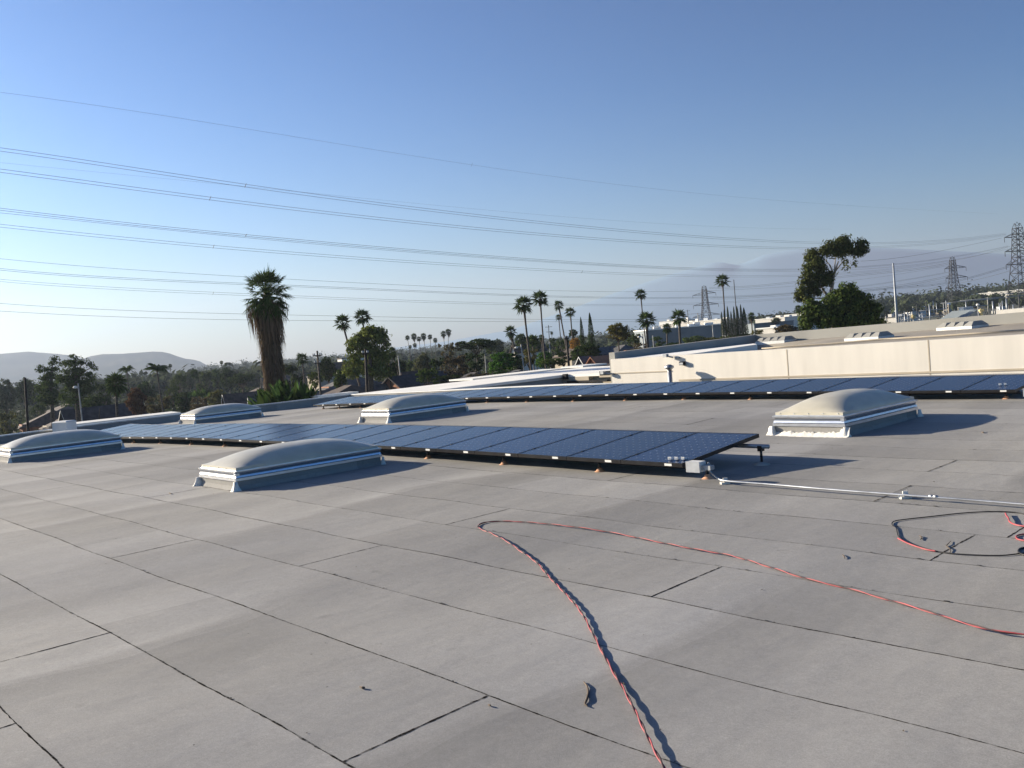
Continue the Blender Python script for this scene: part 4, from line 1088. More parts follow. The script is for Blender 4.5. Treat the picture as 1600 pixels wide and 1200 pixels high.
# eucalyptus on the right ------------------------------------------------
def custom_tree(name, label, Y, blobs, trunkpts, colr, nc, nl, rc, size, seed, barkm, flat=.7, shell=.2, cat='tree', limbs_=()):
    g = np.random.default_rng(seed); base = at(trunkpts[0][0], trunkpts[0][1], Y); base.z = gz(base.x, Y)
    rt = root(name, label, cat, tuple(base)); k = Y/F
    B = []
    for (px, py, rx, ry) in blobs:
        p = at(px, py, Y)-base; dz = (g.random()-.5)*rx*k*1.2
        B.append((p.x, dz, p.z, rx*k, rx*k*.9, ry*k))
    P, N = clumps(B, nc, nl, rc, g, flat, shell)
    o = link('crown', leaf_mesh('crown', P, N, size, M['leaf'], .5, g), rt); c = GREEN[colr]; o.color = (*c, 1)
    pts = [Vector((0,0,0))]+[at(x, y, Y)-base for x, y, _ in trunkpts[1:]]
    MB().tube(pts, [t[2] for t in trunkpts], 8).build('trunk', M[barkm], rt)
    for lm in limbs_:
        MB().tube([at(x, y, Y)-base+Vector((0, dy, 0)) for x, y, r_, dy in lm], [r_ for _, _, r_, _ in lm], 6).build('limb', M[barkm], rt)
    return rt
custom_tree('eucalyptus_tree', 'tall airy eucalyptus with pale bare limbs behind the dense dark tree', 92,
    [(1320,376,11,7),(1326,388,13,10),(1312,392,12,11),(1306,385,8,8),(1344,380,7,7),(1346,390,9,9),(1338,398,6,8),(1294,384,6,7),(1288,393,13,9),(1272,396,9,8),(1265,402,8,7),(1274,410,12,9),
     (1263,418,10,8),(1284,420,9,9),(1296,430,9,8),(1280,432,12,9),(1262,430,10,9),(1257,440,8,8),(1272,445,11,8),(1290,441,8,6),(1264,455,9,7),(1252,455,8,7),(1250,465,7,7),(1262,468,9,6),(1322,408,4,4),(1336,412,3,4),(1322,420,2.5,3),(1277,457,7,6)],
    [(1302,520,.28),(1300,480,.24),(1299,455,.20),(1302,435,.14),(1306,420,.10),(1310,408,.05)], 'euca', 900, 18, .50, .13, 5, 'palebark', .8, .0,
    limbs_=[[(1303,430,.10,0),(1299,415,.07,.3),(1292,405,.04,.4)],[(1305,424,.08,0),(1313,412,.05,-.3),(1320,402,.03,-.3)],[(1299,468,.16,0),(1290,455,.12,.4),(1283,442,.08,.6),(1278,432,.04,.6)],
            [(1299,470,.13,0),(1288,466,.10,-.5),(1274,467,.06,-.8),(1266,466,.04,-.8)],[(1300,480,.12,0),(1296,466,.08,-1.2),(1290,452,.05,-1.6)],[(1304,424,.07,0),(1306,408,.05,.2),(1307,396,.03,.2)]])
custom_tree('dense_tree', 'large dense dark green tree in front of the eucalyptus', 84,
    [(1320,452,14,10),(1335,462,17,12),(1312,466,18,12),(1350,466,10,9),(1354,478,14,12),(1366,484,9,12),(1332,480,22,14),(1305,484,20,13),(1280,486,18,12),(1268,478,10,9),(1262,496,12,14),(1290,500,24,12),(1320,502,24,12),(1350,500,20,12),(1368,500,9,10),(1374,505,8,6),(1256,490,7,13),(1258,508,10,9),(1300,470,14,10)],
    [(1318,530,.45),(1318,500,.35),(1318,475,.15)], 'mid', 760, 24, .42, .14, 8, 'bark', .8, .4)
custom_tree('broad_tree', 'big light green bushy tree under the pair of fan palms', 102,
    [(585,520,20,12),(570,526,18,12),(556,535,14,12),(595,527,14,12),(602,540,8,10),(548,545,9,12),(575,545,24,14),(555,560,14,14),(590,560,22,14),(570,575,24,14),(550,580,12,10),(595,580,18,12)],
    [(578,620,.4),(578,580,.3),(578,550,.15)], 'light', 560, 22, .46, .14, 12, 'bark', .9, .35)
custom_tree('pine_tree', 'sparse open-branched pine against the hills, left of the street lamp', 108,
    [(112,566,14,8),(120,578,20,10),(104,592,20,12),(134,594,16,12),(118,604,26,14),(118,625,28,14),(113,557,6,4),(106,562,6,4),(120,561,6,4),(128,567,6,4),(136,563,6,4),(142,570,6,5),(148,577,5,4),(100,568,5,4),(112,570,10,5),(124,577,12,5),(104,580,11,5),(138,584,9,5),(115,590,14,6),(96,590,9,6),(130,597,14,7),(108,604,16,8),(125,615,18,8),(100,620,12,10),(140,610,9,8)],
    [(120,650,.35),(120,610,.25),(117,560,.06)], 'pine', 480, 18, .46, .12, 14, 'bark', .6, .1,
    limbs_=[[(118,590,.08,0),(134,578,.05,.3),(146,572,.02,.3)],[(118,598,.08,0),(104,584,.05,-.2),(97,572,.02,-.2)],[(118,580,.06,0),(128,570,.03,.2),(136,563,.015,.2)],[(118,578,.06,0),(110,568,.03,.2),(104,560,.015,.2)]])
custom_tree('pine_tree', 'spiky pine with three tufted tops left of the larger open pine', 120,
    [(76,586,14,10),(72,602,18,12),(76,622,22,14),(63,572,4,4),(60,578,5,4),(66,580,5,4),(85,562,5,5),(89,567,5,4),(80,568,4,4),(72,577,5,4),(84,577,8,5),(75,588,10,5),(90,590,7,6),(66,592,8,6),(80,602,14,8),(62,608,9,8),(88,615,14,9),(70,622,12,8)],
    [(80,650,.3),(80,610,.22),(82,565,.06)], 'pine', 380, 18, .48, .13, 15, 'bark', .6, .1)

# trees of the town, one by one
T = [
 (8,588,44,190,'round','grey','dull grey-green tree at the left edge of the skyline',650),
 (40,586,36,205,'round','dark','dark tree behind the tall bare pole at the far left',640),
 (14,640,34,130,'loose','olive','yellowish bush at the left edge below the dull grey-green tree',690),
 (62,628,30,170,'loose','mid','green shrubby tree behind the left brown roofs',655),
 (160,588,36,160,'loose','dark','dark tree filling the space between the open pine and the fan palm',650),
 (150,612,44,130,'round','dark','dark low tree right behind the street lamp mast',662),
 (214,602,40,112,'round','red','reddish brown leafy tree, left one of the two near the queen palm trunk',655),
 (248,612,50,118,'loose','brown','brownish thinning tree at the foot of the queen palm',655),
 (228,590,36,175,'round','dark','dark crown showing between the reddish tree and the queen palm',640),
 (280,580,32,230,'loose','mid','mid green crown on the skyline right of the thin small palm',620),
 (296,577,26,260,'round','grey','greyish crown on the skyline below the end of the right hill',610),
 (318,578,38,240,'loose','mid','feathery green skyline tree left of the tiny palms',625),
 (340,573,28,270,'round','mid','rounded skyline tree under the tiny hill end palm',610),
 (358,571,36,230,'round','dark','dark leafy skyline tree right of the hills',612),
 (378,577,44,200,'spread','dark','wide dark tree touching the left side of the shaggy palm skirt',610),
 (288,610,34,150,'round','dark','dark round tree left of the broad-leaved plant',650),
 (312,614,36,146,'loose','brown','dull brown shrub above the dome of the farthest skylight',652),
 (340,604,44,160,'round','olive','olive tree behind the small gabled house',645),
 (334,628,26,128,'round','olive','low olive bush left of the gabled house wall',655),
 (270,597,36,180,'loose','mid','green tree right of the queen palm trunk',640),
 (452,566,40,140,'loose','dark','dark shrubby tree right beside the shaggy palm trunk',620),
 (492,578,30,120,'loose','mid','green shrub left of the crossbar pole foot',610),
 (512,553,38,150,'round','dark','dark round tree left of the big light green tree',600),
 (532,572,26,110,'round','mid','low green tree touching the left side of the big light green tree',612),
 (540,560,16,210,'round','olive','small lit crown between the round dark tree and the big tree',590),
 (608,541,32,112,'loose','dark','dark ragged crown at the right shoulder of the big light green tree',600),
 (625,556,30,150,'round','dark','dark crown behind the bare pole right of the big tree',600),
 (640,558,36,170,'loose','mid','mid green tree under the left end of the far palms',600),
 (660,548,44,140,'round','grey','wide grey-green tree under the middle of the far palms',598),
 (686,556,34,120,'loose','dark','dark tree below the low palm of the cluster',605),
 (668,572,44,96,'loose','mid','deep green shrubby tree rising behind the white wing left end',612),
 (704,528,42,125,'sparse','brown','bare greyish brown tree right of the tall far palm pair',600),
 (712,552,50,112,'loose','brown','dull brown green tree below the bare brownish one',602),
 (744,523,66,150,'spread','dark','wide flat dark tree on the skyline right of the bare brown tree',556),
 (738,545,50,130,'loose','dark','loose dark tree beneath the wide flat skyline tree',590),
 (766,527,26,180,'round','mid','small crown right of the wide flat skyline tree',555),
 (700,584,56,94,'loose','dark','low dark shrub row piece behind the white wing corner',606),
 (745,580,46,100,'loose','brown','low dull shrub left of the bright green tree',600),
 (783,544,48,104,'round','bright','bright green leafy tree left of the street lamp near the centre',590),
 (806,548,38,118,'round','dark','dark shadowed tree right of the bright green one',588),
 (778,527,24,230,'round','grey','pale grey crown behind the stocky skirted palm',556),
 (814,517,26,200,'round','mid','rounded crown left of the leaning tall palm trunk',548),
 (836,523,30,190,'round','mid','rounded crown between the two tall palm trunks',552),
 (826,540,34,125,'loose','olive','lit loose tree behind the leaning palm trunk',578),
 (850,545,32,130,'round','bright','green tree at the foot of the tallest palm',578),
 (862,556,44,105,'spread','mid','low spreading green bush right of the parked white car',576),
 (866,524,30,230,'loose','dark','dark crown left of the slim leaning palm trunk',550),
 (895,512,17,210,'round','dark','small dark round tree below the palm by the cypresses',530),
 (880,528,30,180,'loose','mid','green crown behind the brown utility pole',555),
 (899,526,22,160,'round','orange','small tree with orange autumn leaves near the cypresses',548),
 (880,548,34,130,'loose','dark','dark tree at the middle of the brown utility pole',575),
 (904,538,34,120,'round','mid','green tree at the foot of the shorter cypress',566),
 (922,533,42,116,'round','dark','wide dark tree at the foot of the taller cypress',562),
 (965,500,46,128,'round','olive','round olive-green tree with visible trunk right of the cypresses',536),
 (992,518,30,170,'loose','mid','green crown left of the wide-headed palm trunk',552),
 (1000,532,36,140,'loose','brown','dull brown shrub behind the cream wall top, left part',556),
 (1028,524,30,190,'loose','mid','green shrubby tree right of the wide-headed palm trunk',548),
 (1085,520,40,200,'spread','mid','green tree clump right of the lone wide-headed palm',544),
 (1112,524,34,170,'spread','olive','lit green shrub left of the cypress row',540),
 (1052,532,30,150,'spread','dark','dark shrub by the lone wide-headed palm trunk',548),
 (1140,521,30,172,'spread','mid','low green shrub under the cypress row, left half',534),
 (1162,519,30,172,'spread','dark','low dark shrub under the cypress row, right half',532),
 (1116,500,44,420,'spread','grey','grey-green far tree right of the left lattice tower',514),
 (1184,514,26,150,'loose','olive','yellow-green bush right of the brown shaggy palm',530),
 (1229,505,46,130,'round','brown','dark brown-green round tree left of the dense dark tree',528),
 (1392,502,26,130,'loose','mid','small green tree at the base of the tall steel pole',526),
 (1415,508,26,140,'spread','olive','low lit shrub right of the tall steel pole',522),
 (1212,495,20,300,'round','dark','small dark tree in front of the white block left of the eucalyptus',508),
 (1548,463,18,560,'round','dark','dark tree before the long cream warehouse',474),
 (1534,466,14,560,'round','dark','smaller dark tree left of the one before the cream warehouse',476),
]
for (x, top, w_, Y, kind, c_, lab, bot) in T: tree(x, top, w_, Y, kind, c_, lab, bot)
# cypresses
tree(909,495.5,8.5,150,'cypress','dark','shorter of the two pointed cypresses near the centre',541, name='cypress_tree')
tree(923.5,489,13,140,'cypress','dark','taller and thicker of the two pointed cypresses near the centre',551, name='cypress_tree')
CYP = [(1128.5,487,5.5,'first and shortest cypress from the left in the row'),(1132.8,484,6,'second cypress from the left, in line with the lone palm trunk'),(1138,478.5,6,'third cypress from the left, slim and taller than its neighbours'),
 (1143.2,486.5,5.5,'fourth cypress from the left, a short one in the middle'),(1147.8,479,6,'fifth cypress from the left, in front of the thin steel pole'),(1153,478,7,'sixth cypress from the left, right of the thin steel pole'),
 (1158.6,475.5,6.5,'seventh and tallest cypress of the row'),(1163.5,481,10,'rightmost and widest cypress of the row')]
for x, top, w_, lab in CYP: tree(x, top, w_*1.15, 165, 'cypress', 'dark', lab, 524, 'row of pointed cypresses', name='cypress_tree')

# far vegetation nobody could count -------------------------------------
def far_woods():
    g = np.random.default_rng(77); P = []; N = []
    for (x0, x1, Y0, Y1, n, h0, h1) in ((-300,1700,420,1500,4200,3.0,8.5),(300,1000,300,480,420,3,6.5),(-200,420,300,480,420,4,8),(1330,1750,640,1150,1500,6,13),(1180,1330,520,1000,420,5,10),(560,1300,1300,2600,1500,6,12),(300,700,1200,2600,900,8,16)):
        for _ in range(n):
            px = g.uniform(x0, x1); Y = Y0+(Y1-Y0)*g.random()**1.3; d = ray(px, hzy(px)); X = d.x/d.y*Y
            if 480 < px < 1180 and Y < 330 and g.random() < .35: continue
            h = g.uniform(h0, h1)*(1 if g.random() < .93 else 1.45); r_ = h*g.uniform(.3, .55); z0 = gz(X, Y)
            m_ = 26; e = g.normal(size=(m_, 3)); e /= np.linalg.norm(e, axis=1, keepdims=True)
            P.append(np.array([X, Y, z0+h-r_*.9])+e*np.array([r_, r_, r_])*g.uniform(.6, 1, (m_, 1))); N.append(e)
    P = np.concatenate(P); N = np.concatenate(N)
    o = link('far_woods', leaf_mesh('far_woods', P, N, 1.15, M['leaf'], .7, g)); o.color = (.055,.068,.04,1); setting(o, 'stuff')
far_woods()
def undergrowth():                       # hedges and shrubs between the houses
    g = np.random.default_rng(5); P = []; N = []
    for _ in range(1500):
        px = g.uniform(-150, 1250); Y = g.uniform(125, 340); d = ray(px, hzy(px)); X = d.x/d.y*Y; z0 = gz(X, Y); h = g.uniform(.8, 3.4); r_ = h*g.uniform(.5, .9)
        m_ = 34; e = g.normal(size=(m_, 3)); e /= np.linalg.norm(e, axis=1, keepdims=True)
        P.append(np.array([X, Y, z0+h*.5])+e*np.array([r_, r_, h*.5])*g.uniform(.6, 1, (m_, 1))); N.append(e)
    P = np.concatenate(P); N = np.concatenate(N)
    o = link('undergrowth', leaf_mesh('undergrowth', P, N, .42, M['leaf'], .6, g)); o.color = (.05,.062,.03,1); setting(o, 'stuff')
undergrowth()

# ---------------------------------------------------------------- houses
def house(px, py, wpx, Y, label, wallm, roofm, rot=0, depth=9, hip=False, wallh=2.6, rise=1.6, chimney=False, door=True):
    """ridge top at (px, py); the gable faces the camera when rot=0"""
    rot = -.85-rot*.25; p = at(px, py, Y); g0 = gz(p.x, Y); w2 = wpx*Y/F/2; zt = p.z-g0; we = max(1.8, zt-rise)
    rt = root('house', label, 'house', (p.x, Y, g0), rot)
    MB().add([(-w2,0,0),(w2,0,0),(w2,depth,0),(-w2,depth,0),(-w2,0,we),(w2,0,we),(w2,depth,we),(-w2,depth,we)]+([(0,0,zt-.12),(0,depth,zt-.12)] if not hip else []),
             [(0,1,5,4),(1,2,6,5),(2,3,7,6),(3,0,4,7)]+([(4,5,8),(6,7,9)] if not hip else [])).build('wall', M[wallm], rt)
    e = .45; a = rise/w2; ze = we-a*e*.9; tk = .14; r = MB()
    if hip:
        hl = min(depth*.3, w2*.6)
        top = [(-w2+hl,depth/2,zt),(w2-hl,depth/2,zt)]
        vs = [(-w2-e,-e,ze),(w2+e,-e,ze),(w2+e,depth+e,ze),(-w2-e,depth+e,ze)]+top+[(-w2-e,-e,ze-tk),(w2+e,-e,ze-tk),(w2+e,depth+e,ze-tk),(-w2-e,depth+e,ze-tk)]
        r.add(vs, [(0,1,5,4),(1,2,5),(2,3,4,5),(3,0,4),(6,7,1,0),(7,8,2,1),(8,9,3,2),(9,6,0,3),(9,8,7,6)])
    else:
        for s_ in (-1, 1):
            vs = [(s_*(w2+e),-e,ze),(s_*(w2+e),depth+e,ze),(0,depth+e,zt),(0,-e,zt),(s_*(w2+e),-e,ze-tk),(s_*(w2+e),depth+e,ze-tk),(0,depth+e,zt-tk),(0,-e,zt-tk)]
            r.add(vs, [(0,1,2,3) if s_ > 0 else (3,2,1,0),(4,7,6,5),(0,3,7,4),(1,5,6,2),(0,4,5,1)])
    ro = r.build('roof', M[roofm], rt)
    MB().box(-w2*.55, -w2*.15, -.06, -.01, 1.0, 2.1).build('window', M['glass'], rt)
    MB().box(w2*.25, w2*.6, -.06, -.01, 1.0, 2.1).build('window', M['glass'], rt)
    if not hip and 'gable' in label and w2 < 4.2:
        f_ = MB()
        f_.add([(-w2-e,-e-.03,ze-tk),(0,-e-.03,zt-tk),(0,-e-.03,zt+.03),(-w2-e,-e-.03,ze+.03),(w2+e,-e-.03,ze-tk),(w2+e,-e-.03,ze+.03)], [(0,1,2,3),(1,4,5,2)]); f_.build('bargeboard', M['white'], rt)
    if chimney:
        MB().box(w2*.3, w2*.3+.45, depth*.4, depth*.4+.45, zt-rise, zt+.15).build('chimney', M['brick'], ro)
    return rt
HS = [(352,616,22,132,'small gabled house with a sunlit pale gable wall before the farthest skylight','cream','shingle_brown',.35,10,False,1.9),
 (392,621,16,128,'grey-roofed house right of the small sunlit gable','tan','shingle_grey',.9,12,False,1.5),
 (411,590,16,190,'grey-roofed house with lit wall left of the shaggy palm trunk','cream','shingle_grey',.8,5,False,1.6),
 (372,609,30,160,'low brown-roofed house behind the sunlit gable','tan','shingle_brown',0,8,True,1.4),
 (30,646,34,135,'left brown hip roof house with an orange wall at the far left','brick','shingle_brown',.5,9,True,1.6),
 (70,643,52,128,'brown-roofed house behind the tall bare pole','tan','shingle_brown',.2,10,True,2),
 (100,640,46,120,'dark-roofed gabled house left of the street lamp','shingle_dark','shingle_dark',-.3,10,False,2.6),
 (75,634,60,175,'long flat brown roof high behind the left houses','tan','shingle_brown',0,7,True,1.2),
 (138,640,30,130,'shaded house with a pale post behind the lamp mast','bluegrey','shingle_dark',.2,8,True,1.5),
 (484,608,56,105,'wide brown shingle roof behind the far left corner of the parapet','tan','shingle_brown',.1,10,True,1.4),
 (505,590,34,140,'grey-roofed house with a brown fence right of the crossbar pole','brick','shingle_grey',.4,9,True,1.4),
 (557,604,30,110,'pale grey gable beside the dark pole foot','bluegrey','shingle_grey',.1,9,False,1.5),
 (610,588,66,112,'long dark-roofed house with a bright orange-brown end wall','brick','shingle_dark',-.25,9,False,1.6),
 (700,586,40,112,'dark low roof behind the white wing left end','tan','shingle_dark',0,8,True,1.2),
 (770,582,36,108,'grey flat roof with vent stubs left of the street lamp near the centre','tan','shingle_grey',0,8,True,.8),
 (878,541,40,165,'brown-roofed house half hidden by trees left of the utility pole','tan','shingle_brown',.2,9,True,1.6),
 (926,557,26,112,'small salmon roof with white trim left of the cream wall corner','brick','brick',.2,7,False,1),
 (908,557,18,114,'tiny white-trimmed gable left of the salmon roof','bluegrey','shingle_grey',.1,7,False,1),
 (912,545,20,150,'white sunlit house wall at the foot of the cypresses','white','shingle_grey',.1,7,False,.8),
 (940,542,34,150,'pale blue-grey roof slope right of the cypress foot','tan','shingle_grey',.5,9,True,1.6),
 (948,552,22,118,'dark brown roof with a red chimney by the cream wall corner','brick','shingle_brown',.2,7,True,1),
 (522,566,14,230,'tan house end in the trees left of the big green tree','cream','shingle_brown',.4,8,False,1.5),
 (802,539,12,200,'cream house corner behind the stocky palm','cream','shingle_brown',.4,8,False,1.2),
 (631,581,8,118,'small cream dormer box above the dark roof','cream','shingle_brown',.4,3,False,1.0),
]
for h_ in HS: house(*h_[:11-1], hip=h_[9], rise=h_[10]) if False else house(h_[0],h_[1],h_[2],h_[3],h_[4],h_[5],h_[6],rot=h_[7],depth=h_[8],hip=h_[9],rise=h_[10],chimney=('chimney' in h_[4]))
def block(px0, px1, top, Y, h, label, wm='white', rm='whiteroof', dep=14, cat='building', name='warehouse', slope=0, units=0, win=0, rot=0):
    p0 = at(px0, top, Y); x1 = at(px1, top, Y).x; rot = -.85 if wm != 'bluegrey' else .0; L_ = (x1-p0.x)/(math.cos(rot)-(px1-CX)/F*math.sin(rot))
    zt = p0.z; g0 = min(gz(p0.x, Y), zt-h) if h else gz(p0.x, Y)
    rt = root(name, label, cat, (p0.x, Y, g0), rot); zt -= g0; rg = random.Random(int(px0))
    MB().box(0, L_, 0, dep, 0, zt-.3).build('wall', M[wm], rt)
    ro = MB().box(-.15, L_+.15, -.15, dep+.15, zt-.295, zt).build('roof', M[rm], rt)
    for k in range(units):
        x = L_*(k+.5)/units+rg.uniform(-1, 1); s_ = rg.uniform(.6, 1.3)
        MB().box(x-s_, x+s_, dep*.3, dep*.3+2, zt+.005, zt+rg.uniform(.4, 1.1)).build('rooftop_unit', M[rg.choice(['white','galv','cream'])], ro)
    for k in range(win):
        x = L_*(k+.5)/win; MB().box(x-.8, x+.8, -.05, -.005, zt*.25, zt*.6).build('window', M['glass'], rt)
    return rt
block(1012,1128,515,270,0,'long blue-grey shed with a bright white roof edge left of the cypress row','bluegrey','whiteroof',30,units=7)
block(1030,1128,507,420,6,'pale industrial block behind the long blue-grey shed','cream','whiteroof',20,units=7,win=6)
block(1180,1226,499,380,7,'white warehouse just right of the brown shaggy palm','cream','whiteroof',20,units=3,win=3)
block(1178,1240,505.5,300,5,'low blue-grey shed in front of the white warehouse','bluegrey','bluegrey',15)
block(1182,1214,513,240,4,'small cream building under the low blue-grey shed','cream','whiteroof',8,units=1,win=2)
block(1226,1264,492,430,7,'white block left of the dense dark tree','white','whiteroof',16,units=1,win=2)
block(1372,1404,497,330,6,'greenish white apartment block at the right side of the dense tree','cream','shingle_grey',14,units=2,win=4)
block(1376,1392,489,450,6,'pale gabled-looking block above the apartment block','white','shingle_grey',14,units=2,win=2)
block(1400,1425,487.5,430,7,'pale block right of the tall steel pole','white','shingle_grey',14,units=2,win=3)
block(1416,1436,482,460,8,'cream block behind the yellow tank','cream','shingle_grey',14,units=1,win=3)
block(1436,1482,479,480,8,'long tan building behind the substation posts','tan','whiteroof',14,units=3,win=5)
block(1482,1500,469.5,620,8,'small bright building left of the long cream warehouse','white','whiteroof',14,units=2,win=2)
block(1518,1700,459.5,640,9,'long cream warehouse across the right edge of the skyline','cream','whiteroof',30,units=4)
block(1030,1075,503,520,6,'far white roofs left of the left lattice tower','white','whiteroof',12,units=4)
block(1262,1300,486,520,6,'pale low block peeping left of the eucalyptus','cream','whiteroof',12)
block(480,497,588,180,0,'small tan-walled building by the crossbar pole','tan','shingle_grey',9)
block(527,534,560,300,0,'pinkish white apartment end left of the big green tree','white','shingle_brown',10,win=2)
# white wall on a further roof at the right edge
def far_white_wall():
    p0 = at(1556, 484.6, 66); p1 = at(1640, 476.5, 66)
    rt = root('white_parapet_building', 'further building whose white parapet shows at the right edge', 'building', (p0.x, 66, -7), ROTZ)
    MB().box(0, 26, 0, 12, 0, p0.z+7-.02).build('wall', M['cream'], rt)
far_white_wall()
# equipment beyond the neighbouring parapet
def tarp_roof():
    Y = 80; p = at(1494, 496, Y); q = at(1531, 483, Y); g0 = gz(p.x, Y)
    rt = root('sloped_shed', 'blue-grey sloped shed roof rising beyond the neighbouring parapet', 'shed', (p.x, Y, g0)); L_ = q.x-p.x; z0 = p.z-g0-.6; z1 = q.z-g0
    MB().add([(0,0,z0),(L_*.9,0,z1),(L_,1,z1),(L_,5,z1),(0,5,z0),(0,0,0),(L_,0,0),(L_,5,0),(0,5,0)], [(0,1,2,3,4),(0,5,6,2,1),(2,6,7,3),(3,7,8,4),(0,4,8,5)]).build('roof', M['bluegrey'], rt)
    p = at(1506, 483.5, 86); rt = root('white_tank', 'white boxy unit with a comb-like top behind the sloped shed', 'roof unit', (p.x, 86, gz(p.x, 86)))
    L_ = 16*86/F; zt = p.z-rt.location.z; b = MB().box(0, L_, 0, 1, 0, zt)
    for k in range(8): b.box(L_*k/8+.02, L_*k/8+.07, .1, .9, zt+.002, zt+.22)
    b.build('housing', M['white'], rt)
    p = at(1528, 477, 84); rt = root('satellite_dish', 'round white dish on a short mast above the sloped shed', 'dish', (p.x, 84, gz(p.x, 84))); zz = p.z-rt.location.z
    MB().lathe([(0,-.05),(.12,-.04),(.17,.05),(.12,.14),(0,.16)], 10, (0,0,zz)).build('dish', M['white'], rt)
    MB().tube([(0,0,0),(0,0,zz-.05)], .05, 6).bar((0,0,zz-1.4), (.25,0,zz-.6), .04).build('mast', M['greysteel'], rt)
    p = at(1533, 490, 82); rt = root('yellow_vent', 'small yellow-orange stack beside the white dish', 'vent', (p.x, 82, gz(p.x, 82))); zz = p.z-rt.location.z
    MB().tube([(0,0,0),(0,0,zz+.1),(0,0,zz+.45)], [.14,.14,.08], 8).box(-.16,.2,-.14,.14,zz+.2,zz+.38).build('stack', M['yellow'], rt)
tarp_roof()
for (x, y, r_, lab, mt) in ((1427,494.5,3.6,'large round pale yellow tank in the yard behind the parapet','yellow'),(1422,489,1.8,'small white round tank above left of the yellow one','white'),(1417.5,489.5,1.6,'smaller white round tank left of the small one','white')):
    p = at(x, y, 300); rr = r_*300/F; rt = root('storage_tank', lab, 'tank', (p.x, 300, gz(p.x, 300))); zz = p.z-rt.location.z
    MB().lathe([(rr*math.sin(a_*math.pi/10), -rr*math.cos(a_*math.pi/10)) for a_ in range(11)], 14, (0,0,zz)).build('shell', M[mt], rt)
    MB().tube([(0,0,0),(0,0,zz-rr*.9)], rr*.3, 6).build('leg', M['greysteel'], rt)

# ---------------------------------------------------------------- poles, lamps, pylons
def pole(x0, y0, x1, y1, Y, label, r_=.14, mt='wood', arms=(), name='utility_pole', cat='pole', lampdx=None, taper=.7):
    """top (x0, y0), visible foot (x1, y1)"""
    t = at(x0, y0, Y); d = at(x1, y1, Y); g0 = gz(t.x, Y); k = (t.z-g0)/(t.z-d.z); fx = t.x+(d.x-t.x)*k
    fx = t.x+(fx-t.x)*.8
    rt = root(name, label, cat, (fx, Y, g0-.1)); tp = Vector((t.x-fx, 0, t.z-g0+.1))
    MB().tube([(0,0,0), tuple(tp*.5), tuple(tp)], [r_*1.15, r_*(1+taper)/2, r_*taper], 8).build('mast', M[mt], rt)
    for (dz, hw_, yy) in arms:
        c = tp*((tp.z-dz)/tp.z); a_ = MB().box(c.x-hw_, c.x+hw_, -.22, -.1, c.z-.06, c.z+.06); o = a_.build('crossarm', M[mt], rt)
        for s_ in (-.95, -.6, .6, .95):
            MB().lathe([(.03,0),(.055,.04),(.055,.14),(.02,.2),(0,.2)], 6, (c.x+hw_*s_, -.16, c.z+.062)).build('insulator', M['greysteel'], o)
    if lampdx:
        c = tp*.93; dx = lampdx*Y/F
        MB().tube([tuple(c), (c.x+dx*.5, 0, c.z+.35), (c.x+dx, 0, c.z+.3)], .05, 6).build('arm', M['galv'], rt)
        MB().lathe([(0,-.12),(.16,-.1),(.22,0),(.12,.1),(0,.13)], 10, (c.x+dx*1.12, 0, c.z+.27)).build('lamp_head', M['white'], rt)
    return rt
pole(39,590,42.5,665,78,'tall bare dark pole at the far left',.14)
pole(122,599,128.5,657,84,'pale street lamp mast with a curved arm at the left',.08,'conc',name='street_lamp',cat='street lamp',lampdx=-4.5)
pole(495.5,548,500.5,608,96,'wooden utility pole with one crossarm left of the big green tree',.13,'bark',((.5,.46,0),(1.3,.3,0)))
pole(571,545,573,609,76,'dark wooden pole in front of the big green tree',.15,'wood',((.4,.25,0),))
pole(622,556,625,582,118,'thin pale pole right of the big green tree',.10,'conc')
pole(757,544,758.5,566,150,'thin grey pole in the trees left of the bright green tree',.10,'conc')
pole(814,538,818.5,574,108,'concrete street lamp near the centre with its arm to the left',.10,'conc',name='street_lamp',cat='street lamp',lampdx=-7)
pole(885,525,889,572,104,'brown utility pole between the slim leaning palm and the cypresses',.17,'wood',((.3,.25,0),))
pole(857,508,858.5,535,300,'far utility pole with two crossarms beside the tallest palm',.15,'wood',((.6,1.1,0),(2.2,.8,0)))
pole(858.5,534,859.5,555,190,'short pole under the far crossarm pole',.13,'conc')
pole(1146.5,437,1150.3,485,240,'thin dark steel pole above the cypress row',.17,'steel',(),taper=.55)
pole(1395.5,411,1401,490,160,'tall tapered steel transmission pole right of the dense dark tree',.30,'greysteel',(),'transmission_pole',taper=.5)
pole(1401,498,1402,524,120,'thin pale post before the tall steel pole foot',.07,'conc')
pole(1004,522,1006.5,556,118,'pale street lamp before the wide-headed palm, lamp to the left',.10,'conc',name='street_lamp',cat='street lamp',lampdx=-5)
pole(1020,524,1021.5,543,150,'thin grey post right of the wide-headed palm',.09,'conc')
pole(1090,489,1092,505,330,'pale gantry post left of the left lattice tower foot',.2,'conc',((.2,3.5,0),))
pole(1113,507,1114.5,524,200,'short pale post in front of the blue-grey shed',.12,'conc')
pole(1156,636,1156.5,650,70,'tiny dark vent post',.05) if False else None
pole(156,638,154.5,655,90,'thin leaning stalk with a white tip by the left houses',.05,'wood',())
pole(1465,497,1469,508,190,'dark leaning stump pole in the substation yard',.28,'wood')
pole(1074,484,1075.5,500,400,'far small pole with crossarm left of the left lattice tower',.16,'wood',((.5,1.0,0),))

